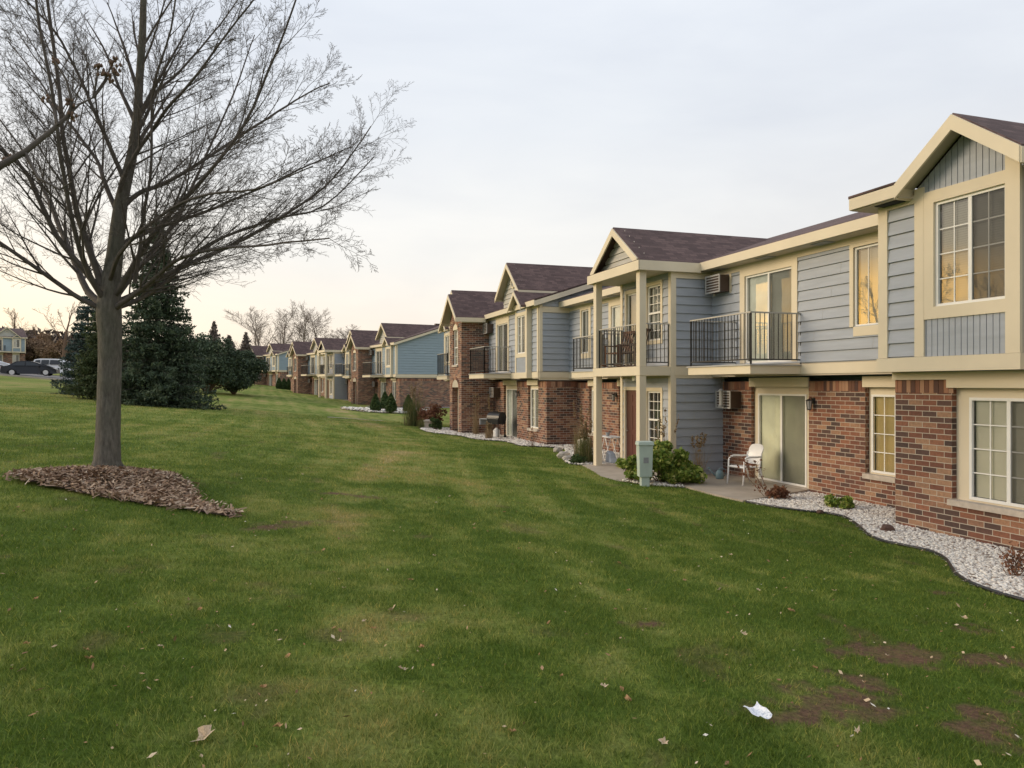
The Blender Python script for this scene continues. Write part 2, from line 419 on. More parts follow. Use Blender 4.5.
def window(par, f, a0, a1, z0, z1, o, kind='single', back='blind', name='window', grid=None):
    """white frame with panes of glass and blinds behind; o = offset of the frame's back from the wall plane"""
    fr = MB(); t = .045
    f.box(fr, a0, a0+t, z0, z1, o, o+.05); f.box(fr, a1-t, a1, z0, z1, o, o+.05)
    f.box(fr, a0+t, a1-t, z0, z0+t, o, o+.05); f.box(fr, a0+t, a1-t, z1-t, z1, o, o+.05)
    am = (a0+a1)/2; sashes = [(a0+t, a1-t, z0+t, z1-t, 0)]
    if kind in ('slider', 'door'):
        f.box(fr, am-.03, am+.03, z0+t, z1-t, o+.004, o+.047)
        sashes = [(a0+t, am-.03, z0+t, z1-t, 0), (am+.03, a1-t, z0+t, z1-t, -.012)]
    elif kind == 'hung':
        zm = (z0+z1)/2; f.box(fr, a0+t, a1-t, zm-.025, zm+.025, o+.004, o+.047)
        sashes = [(a0+t, a1-t, z0+t, zm-.025, -.01), (a0+t, a1-t, zm+.025, z1-t, 0)]
    if grid is None: grid = {'slider': (2, 4), 'door': (1, 1), 'single': (2, 4), 'hung': (3, 3), 'arch': (2, 3)}[kind]
    pn = MB()
    for s0, s1, c0, c1, do in sashes:
        q4 = [f.p(s0-.01, c0-.01, o+.022+do), f.p(s1+.01, c0-.01, o+.022+do), f.p(s1+.01, c1+.01, o+.022+do), f.p(s0-.01, c1+.01, o+.022+do)]
        if f.side in 'WN': q4 = q4[::-1]      # panes face outwards
        pn.quad(*q4)
        for i in range(1, grid[0]):
            x = s0+(s1-s0)*i/grid[0]; f.box(fr, x-.009, x+.009, c0, c1, o+.015+do, o+.030+do)
        for j in range(1, grid[1]):
            x = c0+(c1-c0)*j/grid[1]; f.box(fr, s0, s1, x-.009, x+.009, o+.016+do, o+.029+do)
    w = fr.build(name, M['white'], par)
    pn.build('pane', M['glass'], w)
    if kind in ('slider', 'door'):
        sc_ = MB(); q4 = [f.p(a0+t, z0+t, o+.034), f.p(am-.03, z0+t, o+.034), f.p(am-.03, z1-t, o+.034), f.p(a0+t, z1-t, o+.034)]
        sc_.quad(*(q4[::-1] if f.side in 'WN' else q4)); sc_.build('insect_screen', M['screen'], w)
    bl = MB(); bd = MB()
    bo = o-.035
    bd.quad(f.p(a0+.01, z0+.01, bo-.05), f.p(a1-.01, z0+.01, bo-.05), f.p(a1-.01, z1-.01, bo-.05), f.p(a0+.01, z1-.01, bo-.05))
    if back in ('blind', 'blind_dark'):
        n = max(4, int((z1-z0)/.036)); lo = z0+.02
        for k in range(n):
            zz = z1-.03-k*.036
            if zz-.03 < lo: break
            f_a0, f_a1 = a0+.05, a1-.05
            bl.quad(f.p(f_a0, zz, bo-.006), f.p(f_a1, zz, bo-.006), f.p(f_a1, zz-.036, bo+.004), f.p(f_a0, zz-.036, bo+.004))
        bl.build('blinds', M[back], w)
    elif back != 'dark':
        n = int((a1-a0)/.045)*2; pts = []
        for k in range(n+1):
            x = a0+.03+(a1-a0-.06)*k/n; pts.append((x, bo + (.012 if k % 2 else -.012)))
        for (x0, y0), (x1, y1) in zip(pts, pts[1:]):
            bl.quad(f.p(x0, z0+.04, y0), f.p(x1, z0+.04, y1), f.p(x1, z1-.03, y1), f.p(x0, z1-.03, y0))
        bl.build('curtain', M[back], w)
    bd.build('room_behind', M['dark_room'], w)
    return w
def casing(mb, f, a0, a1, z0, z1, w=.1, o=.045, sides='lrtb'):
    if 'l' in sides: f.box(mb, a0-w, a0, z0-(w if 'b' in sides else 0), z1+(w if 't' in sides else 0), 0, o)
    if 'r' in sides: f.box(mb, a1, a1+w, z0-(w if 'b' in sides else 0), z1+(w if 't' in sides else 0), 0, o)
    if 't' in sides: f.box(mb, a0, a1, z1, z1+w, 0, o-.002)
    if 'b' in sides: f.box(mb, a0, a1, z0-w, z0, 0, o-.002)
def railing(par, pts, z0, z1, sp=.115, name='railing'):
    """pts: corners of the rail in plan"""
    mb = MB(); tp = MB()
    for (x0, y0), (x1, y1) in zip(pts, pts[1:]):
        L = math.hypot(x1-x0, y1-y0); dx, dy = (x1-x0)/L, (y1-y0)/L; nx, ny = -dy, dx
        def bar(m, s0, s1, zz0, zz1, w):
            a = (x0+dx*s0, y0+dy*s0); b = (x0+dx*s1, y0+dy*s1)
            q = [(a[0]-nx*w, a[1]-ny*w), (b[0]-nx*w, b[1]-ny*w), (b[0]+nx*w, b[1]+ny*w), (a[0]+nx*w, a[1]+ny*w)]
            m.hexa([p+(zz0,) for p in q]+[p+(zz1,) for p in q])
        bar(tp, -.02, L+.02, z1-.03, z1, .022)
        bar(mb, 0, L, z0+.09, z0+.12, .012)
        n = max(2, int(L/sp))
        for k in range(n+1):
            s = L*k/n; w = .016 if k in (0, n) else .007
            bar(mb, s-w, s+w, z0 if k in (0, n) else z0+.1, z1-.03, w)
    r = mb.build(name, M['iron'], par)
    tp.build('handrail', M['rail_top'], r)
    return r
def slab4(mb, a, b, c, d, th=.05):
    """thin roof slab, top corners a-b-c-d"""
    mb.hexa([(p[0], p[1], p[2]-th) for p in (a, b, c, d)]+[a, b, c, d])
def board(mb, a, b, h, n, th=.03, up=0.0):
    """fascia board hanging h below the line a-b, n = outward (x,y)"""
    q = []
    for p in (a, b): q.append(p)
    A, B = a, b
    o = lambda p, k, dz: (p[0]+n[0]*k, p[1]+n[1]*k, p[2]+dz)
    mb.hexa([o(A, 0, -h), o(B, 0, -h), o(B, th, -h), o(A, th, -h), o(A, 0, up), o(B, 0, up), o(B, th, up), o(A, th, up)])
def gable_roof(rf, tr, x0, x1, yc, half, ze, zr, sof=None, rake=.2, fas=.2, back=True, eave_from=0, zb=None):
    """roof with its ridge along x; open gable at x0; ze eave height, zr ridge height. Rake and eave boards go to tr"""
    for sgn in (-1, 1):
        y = yc+sgn*half
        p = [(x0, y, ze), (x1, y, ze), (x1, yc, zr), (x0, yc, zr)]
        if sgn > 0: p = p[::-1]
        slab4(rf, *p, th=.06)
        # rake board on the gable face
        board(tr, (x0-.002, y, ze-.062), (x0-.002, yc, zr-.062), rake, (-1, 0), .035, .02)
        if fas:
            board(tr, (x0+.0, y, ze-.03), (x1-eave_from, y, ze-.03), fas, (0, sgn), .03)
    if sof is not None:
        for sgn in (-1, 1):
            y = yc+sgn*half
            sof.quad((x0, y, ze-.09), (x0+.8, y, ze-.09), (x0+.8, yc, zr-.09), (x0, yc, zr-.09))
def tri_wall(mb, f, a0, a1, z0, zp, o=0):
    mb.add([f.p(a0, z0, o), f.p(a1, z0, o), f.p((a0+a1)/2, zp, o)], [(0, 1, 2)])
# ------------------------------------------------------------------ ground
def axis(spec):
    out = []
    for a, b, st in spec: out += list(np.arange(a, b, st))
    return np.array(out+[spec[-1][1]])
gx = axis([(-700, -160, 30), (-160, -50, 5), (-50, -8, 1.0), (-8, 1.6, .14), (1.6, 8, .06), (8, 12, .14), (12, 40, 2), (40, 160, 10), (160, 700, 60)])
gy = axis([(-200, -20, 20), (-20, 0, 2), (0, 2.6, .14), (2.6, 7.4, .06), (7.4, 14, .14), (14, 30, .3), (30, 70, .6), (70, 150, 2), (150, 300, 10), (300, 1300, 50)])
GX, GY = np.meshgrid(gx, gy)
GZ = ground(GX, GY)
# track of trodden, paler grass down the swale
_tx = lambda Y: np.interp(Y, [0, 3.5, 6.2, 12, 24, 32, 60], [.3, .45, .7, 1.1, 4.6, 5.2, 5.5])
DIRT = [(4.65, 4.5, .42, .22, -.4), (3.25, 3.75, .45, .22, .2), (3.9, 4.1, .22, .2, 0), (7.0, 6.25, .22, .1, 0), (4.2, 3.3, .35, .2, .3), (4.9, 3.6, .4, .12, .2), (5.3, 4.3, .25, .15, 0),
        (.25, 9.6, .4, .16, .8), (1.4, 12.6, .5, .2, -.3), (6.1, 5.0, .35, .12, .4), (3.0, 5.4, .18, .1, 0)]
def lawn_tone(X, Y):
    d = np.hypot(X, Y)
    n1 = fbm(X*.22+3, Y*.16+5, 4); n2 = fbm(X*1.3+1, Y*1.3+8, 4); n3 = fbm(X*5+2, Y*5, 3)
    dry = .17+.75*(n1-.5)+.8*(n2-.5)+.55*(n3-.5)
    tr = np.exp(-((X-_tx(Y))/.55)**2)*(.22+.25*np.clip(n2*2-.6, 0, 1))*np.clip(Y/4, 0, 1)*(Y < 60)
    dry = dry + tr + .26*np.clip((Y-22)/25, 0, 1) - .18*np.clip((X-1.5)/4, 0, 1)*np.clip((26-Y)/10, 0, 1)
    dry += .30*np.exp(-((X-3.2)/1.8)**2-((Y-22)/8)**2)*(.5+n2)
    # mowing passes, faint
    _m = (X-_tx(Y)*.8)
    dry += .085*np.tanh(2.5*np.sin(_m*2*np.pi/1.15))*np.clip((d-2)/6, 0, 1)*np.clip(n1*2.4-.5, 0, 1)
    dry += .10*np.exp(-((((_m+.4) % 1.15)-.55)/.07)**2)*np.clip((d-3)/5, 0, 1)*np.clip(n2*3-1, 0, 1)
    dirt = np.zeros_like(dry)
    for cx, cy, a, b, rot in DIRT:
        dx, dy = X-cx, Y-cy; u = (dx*math.cos(rot)+dy*math.sin(rot))/a; v = (-dx*math.sin(rot)+dy*math.cos(rot))/b
        q = np.exp(-(u*u+v*v)*.8)
        dirt = np.maximum(dirt, np.clip((q*1.15+(fbm(X*3.1+5, Y*4.2, 5)-.5)*2.3+(fbm(X*13, Y*13, 3)-.5)*1.6-.38)*2.4, 0, 1)*(q > .10))
    dirt = np.maximum(dirt, np.clip((fbm(X*2.1+40, Y*2.1+13, 5)-.70)*6, 0, .45))
    return np.clip(dry, 0, 1), dirt
dry, dirt = lawn_tone(GX, GY)
def lawn_color(t, dryo, dirto, fine=None):
    c = ramp(t, dryo, [(0, (.082, .132, .018)), (.25, (.140, .188, .034)), (.5, (.220, .245, .064)), (.75, (.27, .25, .080)), (1, (.36, .29, .13))])
    return mixc(t, dirto, c, (.145, .088, .055))
mg, t, b = new_mat('lawn_soil')
aD = N(t, 'ShaderNodeAttribute', attribute_name='dry'); aB = N(t, 'ShaderNodeAttribute', attribute_name='dirt')
tcg = N(t, 'ShaderNodeTexCoord').outputs['Object']
f1 = noise(t, 28, 6, tcg, .7); f2 = noise(t, 5, 5, tcg, .65); f3 = noise(t, .55, 5, tcg)
dr = mth(t, 'ADD', aD.outputs['Fac'], mth(t, 'MULTIPLY', mth(t, 'SUBTRACT', f2, .5), .5))
dr = mth(t, 'ADD', dr, mth(t, 'MULTIPLY', mth(t, 'SUBTRACT', f3, .5), .5))
col = lawn_color(t, dr, mth(t, 'MULTIPLY', aB.outputs['Fac'], ramp(t, f2, [(.3, (.5,)*3), (.55, (1, 1, 1))])))
col = mixc(t, 1, col, ramp(t, f1, [(.25, (.45,)*3), (.5, (.95,)*3), (.75, (1.65, 1.55, 1.45))]), 'MULTIPLY')
t.links.new(col, b.inputs['Base Color']); b.inputs['Roughness'].default_value = 1; b.inputs['Specular IOR Level'].default_value = .1
bump(t, b, mth(t, 'ADD', f1, f2), .9, .03)
nyy, nxx = GX.shape
idx = np.arange(nyy*nxx).reshape(nyy, nxx)
quads = np.stack([idx[:-1, :-1].ravel(), idx[:-1, 1:].ravel(), idx[1:, 1:].ravel(), idx[1:, :-1].ravel()], 1)
g = np_idx_mesh('lawn_ground', np.stack([GX.ravel(), GY.ravel(), GZ.ravel()], 1), quads, mg, smooth=True, attrs={'dry': dry.ravel(), 'dirt': dirt.ravel()})
tag(g, kind='structure')

# ------------------------------------------------------------------ building parts
def ac_unit(par, f, a, zc, w=.62, h=.42, d=.32):
    m = MB(); f.box(m, a-w/2, a+w/2, zc-h/2, zc+h/2, .0, d)
    u = m.build('air_conditioner', M['brown'], par)
    g_ = MB(); o = d
    f.box(g_, a-w/2-.02, a-w/2+.02, zc-h/2-.02, zc+h/2+.02, o, o+.02); f.box(g_, a+w/2-.02, a+w/2+.02, zc-h/2-.02, zc+h/2+.02, o, o+.02)
    f.box(g_, a-w/2, a+w/2, zc+h/2-.02, zc+h/2+.02, o, o+.019); f.box(g_, a-w/2, a+w/2, zc-h/2-.02, zc-h/2+.02, o, o+.019)
    for k in range(1, 6):
        zz = zc-h/2+h*k/6; f.box(g_, a-w/2+.02, a+w/2-.02, zz-.012, zz+.012, o, o+.012)
    g_.build('grille', M['white_grey'], u)
    return u
M['white_grey'] = simple('grey_grille', (.42, .41, .39), .5, .06, 3)
def wall_lamp(par, f, a, z_):
    m = MB(); f.box(m, a-.05, a+.05, z_+.02, z_+.16, 0, .02)
    p = f.p(a, z_, .12); m.tube([f.p(a, z_+.1, .02), f.p(a, z_+.16, .08), (p[0], p[1], z_+.12)], .01, 6)
    m.tube([(p[0], p[1], z_+.13), (p[0], p[1], z_+.10), (p[0], p[1], z_+.09)], [.015, .075, .08], 6)
    m.tube([(p[0], p[1], z_-.12), (p[0], p[1], z_-.10)], [.03, .05], 6)
    for k in range(6):
        an = k*math.pi/3; m.tube([(p[0]+.045*math.cos(an), p[1]+.045*math.sin(an), z_-.11), (p[0]+.07*math.cos(an), p[1]+.07*math.sin(an), z_+.09)], .006, 4)
    l = m.build('wall_lantern', M['black'], par)
    q = MB(); q.tube([(p[0], p[1], z_-.1), (p[0], p[1], z_+.09)], [.04, .062], 6); q.build('lantern_glass', M['white_grey'], l)
def balcony(par, f, a0, a1, depth, z0, z1, ztop, tr_list=None):
    m = MB(); f.box(m, a0, a1, z0, z1, 0, depth)
    s_ = m.build('balcony', M['cream'], par)
    m2 = MB(); f.box(m2, a0-.03, a1+.03, z1, z1+.03, 0, depth+.03); m2.build('balcony_deck', M['white_grey'], s_)
    i = .05
    c = [f.p(a0+i, 0, 0), f.p(a0+i, 0, depth-i), f.p(a1-i, 0, depth-i), f.p(a1-i, 0, 0)]
    railing(s_, [(p[0], p[1]) for p in c], z1+.03, ztop)
    return s_
def front_door(par, f, a0, a1, z0, z1, o=0, mat='door_red'):
    m = MB(); f.box(m, a0, a1, z0, z1, o, o+.045)
    for (u0, u1, v0, v1) in ((.15, .45, .08, .42), (.55, .85, .08, .42), (.15, .45, .48, .8), (.55, .85, .48, .8), (.15, .45, .85, .94), (.55, .85, .85, .94)):
        f.box(m, a0+(a1-a0)*u0, a0+(a1-a0)*u1, z0+(z1-z0)*v0, z0+(z1-z0)*v1, o+.04, o+.055)
    d = m.build('front_door', M[mat], par)
    k = MB(); p = f.p(a0+(a1-a0)*.9, z0+(z1-z0)*.46, o+.1); k.tube([f.p(a0+(a1-a0)*.9, p[2], o+.03), p], .02, 8); k.build('door_knob', M['stone'], d)
def soldier(mb, f, a0, a1, z0, z1, holes=(), o=.0):
    """course of upright bricks: the UV trick is a quarter turn, done with real narrow blocks"""
    a = a0
    while a < a1-.01:
        b = min(a+.0915, a1)
        if not any(h[0] < (a+b)/2 < h[1] for h in holes): f.box(mb, a+.004, b-.004, z0+.006, z1-.004, o, o+.008)
        a = b
M['brick_block'] = island('soldier_bricks', [(0, (.085, .05, .045)), (.25, (.15, .075, .05)), (.45, (.25, .11, .07)), (.7, (.31, .15, .09)), (1, (.38, .23, .15))], .85)
def eave_vents(par, f, a0, a1, z_, o0, o1, st=1.9):
    a = a0+.6
    while a < a1-.5:
        mb = MB(); f.box(mb, a, a+.45, z_-.012, z_, o0, o1); a += st
        mb.build('soffit_vent', M['grey'], par)

def one_sill(root, f, a0, a1, z0, z1, o0, o1, name='stone_sill'):
    m = MB(); f.box(m, a0, a1, z0, z1, o0, o1); m.build(name, M['stone'], root)
def pavilion(root, y0, y1, brickz):
    """porch block: inner wall at x=-.2, posts at x=-1.13"""
    yc = (y0+y1)/2
    tr = MB(); sd = MB()
    fs = F(-.2, y0, 'S'); fn = F(-.2, y1, 'N'); fw = F(-.2, 0, 'W')
    for (z0, z1) in ((-.3, 2.62), (2.95, 5.42)):
        siding(sd, fs, .12, 1.6, z0, z1); siding(sd, fn, .12, 1.6, z0, z1)
    win_lo = (y0+.52, y0+1.28, .7, 2.27); win_up = (y0+.52, y0+1.28, 3.66, 5.17)
    dr_lo = (y0+1.72, y1-.28, .08, 2.29); dr_up = (y0+1.72, y1-.34, 3.0, 5.1)
    siding(sd, fw, y0+.1, y1-.1, 0, 2.62, [win_lo, dr_lo]); siding(sd, fw, y0+.1, y1-.1, 2.95, 5.42, [win_up, dr_up])
    bw = MB(); wall(bw, fs, 0, 1.6, -.4, 5.45, o=-.004); wall(bw, fn, 0, 1.6, -.4, 5.45, o=-.004); wall(bw, fw, y0, y1, -.4, 5.45, [win_lo, win_up, dr_lo, dr_up], .1, o=-.004)
    bw.build('wall_sheathing', M['cream_shadow'], root)
    sd.build('porch_siding', M['siding'], root)
    for a0, a1, z0, z1 in (win_lo, win_up): casing(tr, fw, a0, a1, z0, z1, .1)
    casing(tr, fw, *dr_lo, w=.1, sides='lrt'); casing(tr, fw, *dr_up, w=.1, sides='lrt')
    # corner boards
    tr.box(-.245, -.09, y0-.04, y0+.1, -.3, 5.41); tr.box(-.245, -.09, y1-.1, y1+.04, -.3, 5.41)
    # band between the storeys on the side walls
    for yy0, yy1 in ((y0-.05, y0+.01), (y1-.01, y1+.05)): tr.box(-.15, 1.5, yy0, yy1, 2.69, 2.92)
    for yy0, yy1 in ((y0-.035, y0+.0), (y1, y1+.035)):
        tr.box(-.15, 1.5, yy0, yy1, 2.62, 2.69); tr.box(-.15, 1.5, yy0, yy1, 5.25, 5.45)
    tr.build('porch_trim', M['cream'], root)
    sl = MB(); sl.box(-1.15, -.16, y0-.02, y1+.02, 2.69, 2.925); s_ = sl.build('porch_upper_floor', M['cream'], root)
    railing(s_, [(-.25, y0+.08), (-.95, y0+.08)], 2.93, 4.06); railing(s_, [(-1.04, y0+.2), (-1.04, y1-.2)], 2.93, 4.06); railing(s_, [(-.95, y1-.08), (-.25, y1-.08)], 2.93, 4.06)
    for yy in (y0, y1-.19):
        for z0, z1 in ((-.1, 2.688), (2.93, 5.41)):
            p = MB(); p.box(-1.14, -.95, yy, yy+.19, z0, z1)
            if z0 < 0: p.box(-1.15, -.94, yy-.01, yy+.2, z0, .09)
            p.build('porch_post', M['cream'], root)
    window(root, fw, *win_lo, -.06, 'hung', 'dark'); window(root, fw, *win_up, -.06, 'hung', 'blind_dark')
    front_door(root, fw, *dr_lo, -.05); window(root, fw, *dr_up, -.06, 'single', 'blind_dark', name='balcony_door', grid=(1, 1))
    lm = MB(); lm.box(-.75, -.6, yc-.4, yc-.25, 2.56, 2.69); lm.build('porch_light', M['white'], root)
    # roof of the porch
    rf = MB(); rt = MB(); so = MB()
    half = (y1-y0)/2+.14
    for sgn in (-1, 1):
        y = yc+sgn*half
        p = [(-1.2, y, 5.66), (5.3, y, 5.66), (5.3, yc, 6.8), (-1.2, yc, 6.8)]
        if sgn > 0: p = p[::-1]
        slab4(rf, *p, th=.06)
        board(rt, (-1.2, y-sgn*.12, 5.70), (-1.2, yc, 6.745), .19, (-1, 0), .04, .02)
        board(rt, (-1.26, y, 5.62), (1.03-.45, y, 5.62), .22, (0, sgn), .03, .03)
    board(rt, (-1.23, yc-half-.03, 5.62), (-1.23, yc+half+.03, 5.62), .22, (-1, 0), .035, .03)
    rf.hexa([(-1.24, yc-half, 5.655), (-.9, yc-half, 5.655), (-.9, yc+half, 5.655), (-1.24, yc+half, 5.655), (-1.26, yc-half, 5.665), (-.9, yc-half+.15, 5.78), (-.9, yc+half-.15, 5.78), (-1.26, yc+half, 5.665)])
    so.box(-1.2, 1.0, yc-half, yc+half, 5.41, 5.43)
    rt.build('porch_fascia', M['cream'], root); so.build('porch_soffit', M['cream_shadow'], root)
    gw = MB(); fg = F(-.92, 0, 'W')
    siding(gw, fg, yc-half, yc+half, 5.7, 6.75, e=.2, top=lambda z: (yc-half*(6.74-z)/1.14, yc+half*(6.74-z)/1.14))
    gw.build('gable_siding', M['siding_pale'], root)
    rf.build('porch_roof', M['shingle'], root)

def recess_front(root, L=17.1, lo_back='curtain_tan', near=True):
    """long set-back front of the middle building, mirrored about its porch"""
    c = L/2; mir = lambda a0, a1: (L-a1, L-a0)
    fl = F(1.35, 0, 'W'); fu = F(1.03, 0, 'W')
    y0, y1 = 7.13, 9.98
    br = MB(); sd = MB(); tr = MB(); sh = MB(); sill = MB(); sl = MB(); sof = MB()
    lo_h, up_h = [], []
    segs = [(0, y0, False), (y1, L, True)]
    for s0, s1, mr in segs:
        m_ = (lambda a0, a1: mir(a0, a1)) if mr else (lambda a0, a1: (a0, a1))
        br = MB(); sd = MB(); sl = MB(); sh = MB(); tr = MB(); sof = MB()
        wl = m_(1.30, 2.10) + (.61, 2.40); dl = m_(3.78, 5.88) + (.0, 2.42)
        wu = m_(1.36, 2.04) + (3.62, 5.23); du = m_(3.91, 5.66) + (2.98, 5.14)
        wall(br, fl, s0, s1, -.4, 2.53, [wl, dl], .12)
        soldier(sl, fl, s0, s1, 2.31, 2.53, [wl, dl])
        # flat trim panel inside the brick openings
        f_in = F(1.35+.1, 0, 'W')
        w1 = m_(1.38, 2.02) + (.66, 2.25); d1 = m_(3.95, 5.72) + (.09, 2.23)
        wall(tr, f_in, wl[0]-.02, wl[1]+.02, .55, 2.42, [w1], .05); wall(tr, f_in, dl[0]-.02, dl[1]+.02, 0, 2.44, [d1], .05)
        window(root, f_in, *w1, -.03, 'single', 'curtain_tan' if not mr else 'blind')
        window(root, f_in, *d1, -.03, 'door', 'curtain' if not mr else 'dark', name='sliding_door')
        one_sill(root, fl, wl[0]-.02, wl[1]+.02, .53, .63, -.11, .06); one_sill(root, fl, dl[0], dl[1], -.1, .08, -.11, .05, 'door_sill')
        # frieze over the openings
        for h in (wl, dl): fl.box(tr, h[0]-.03, h[1]+.03, 2.40, 2.62, .012, .05)
        # upper wall
        wall(sh, fu, s0, s1, 2.69, 5.5, [wu, du], .1, o=-.004)
        siding(sd, fu, s0+.02, s1-.02, 2.93, 5.33, [wu, du])
        fu.box(tr, s0, s1, 2.69, 2.905, .0, .05)                  # band
        fu.box(tr, s0, s1, 5.30, 5.46, .0, .047)                  # frieze under the eave
        casing(tr, fu, *wu, w=.19, sides='lb'); casing(tr, fu, *wu, w=.1, sides='rt')
        fu.box(tr, wu[0]-.19, wu[1]+.1, 5.23, 5.31, .001, .044)
        casing(tr, fu, *du, w=.19, sides='lr'); fu.box(tr, du[0]-.19, du[1]+.19, 5.14, 5.31, .001, .044)
        window(root, fu, *wu, -.05, 'single', 'blind_dark', grid=(2, 1)); window(root, fu, *du, -.05, 'door', 'curtain_cool', name='sliding_door')
        a_ac = 6.62 if not mr else L-6.62
        ac_unit(root, fu, a_ac, 5.06); ac_unit(root, fl, a_ac, 2.06)
        for sgn in (-1, 1):
            fu.box(tr, a_ac+sgn*.36-.04, a_ac+sgn*.36+.04, 4.80, 5.30, .0, .04)
        wall_lamp(root, fl, 3.62 if not mr else L-3.62, 2.0)
        b0, b1 = m_(3.6, 6.1); balcony(root, fu, b0, b1, 1.37, 2.69, 2.87, 4.05)
        # underside of the overhang
        sof.box(1.0, 1.38, s0, s1, 2.655, 2.688)
        # main eave
        sof.box(.6, 1.06, s0+.0, s1, 5.44, 5.455)
        board(tr, (.585, s0-.02, 5.66), (.585, s1+.1 if not mr else s1+.02, 5.66), .215, (-1, 0), .03, .0)
        eave_vents(root, F(.6, 0, 'W'), s0, s1, 5.438, -.36, -.1)
        br.build('brick_wall', M['brick'], root); sd.build('siding_wall', M['siding'], root); tr.build('trim_boards', M['cream'], root)
        sh.build('wall_sheathing', M['cream_shadow'], root); sl.build('soldier_course', M['brick_block'], root)
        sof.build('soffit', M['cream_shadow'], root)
    pavilion(root, y0, y1, 0)
    rf = MB()
    slab4(rf, (.56, -.2, 5.67), (.56, -.2+0, 5.67), (5.6, -.2, 7.33), (5.6, -.2, 7.33), th=.0)
    slab4(rf, (.56, L+.2, 5.67), (.56, -.2, 5.67), (5.6, -.2, 7.33), (5.6, L+.2, 7.33))
    slab4(rf, (5.6, L+.2, 7.33), (5.6, -.2, 7.33), (10.7, -.2, 5.65), (10.7, L+.2, 5.65))
    r = rf.build('main_roof', M['shingle'], root)
    for (vx, vy) in ((4.6, 5.1), (4.7, 12.5)):
        v = MB(); v.tube([(vx, vy, 6.9), (vx, vy, 7.45)], .04, 8); v.build('roof_vent', M['black'], r)
    bk = MB(); bk.box(2.0, 10.2, -.05, L+.05, -.4, 5.3); bk.build('rear_wall', M['siding_far'], root)

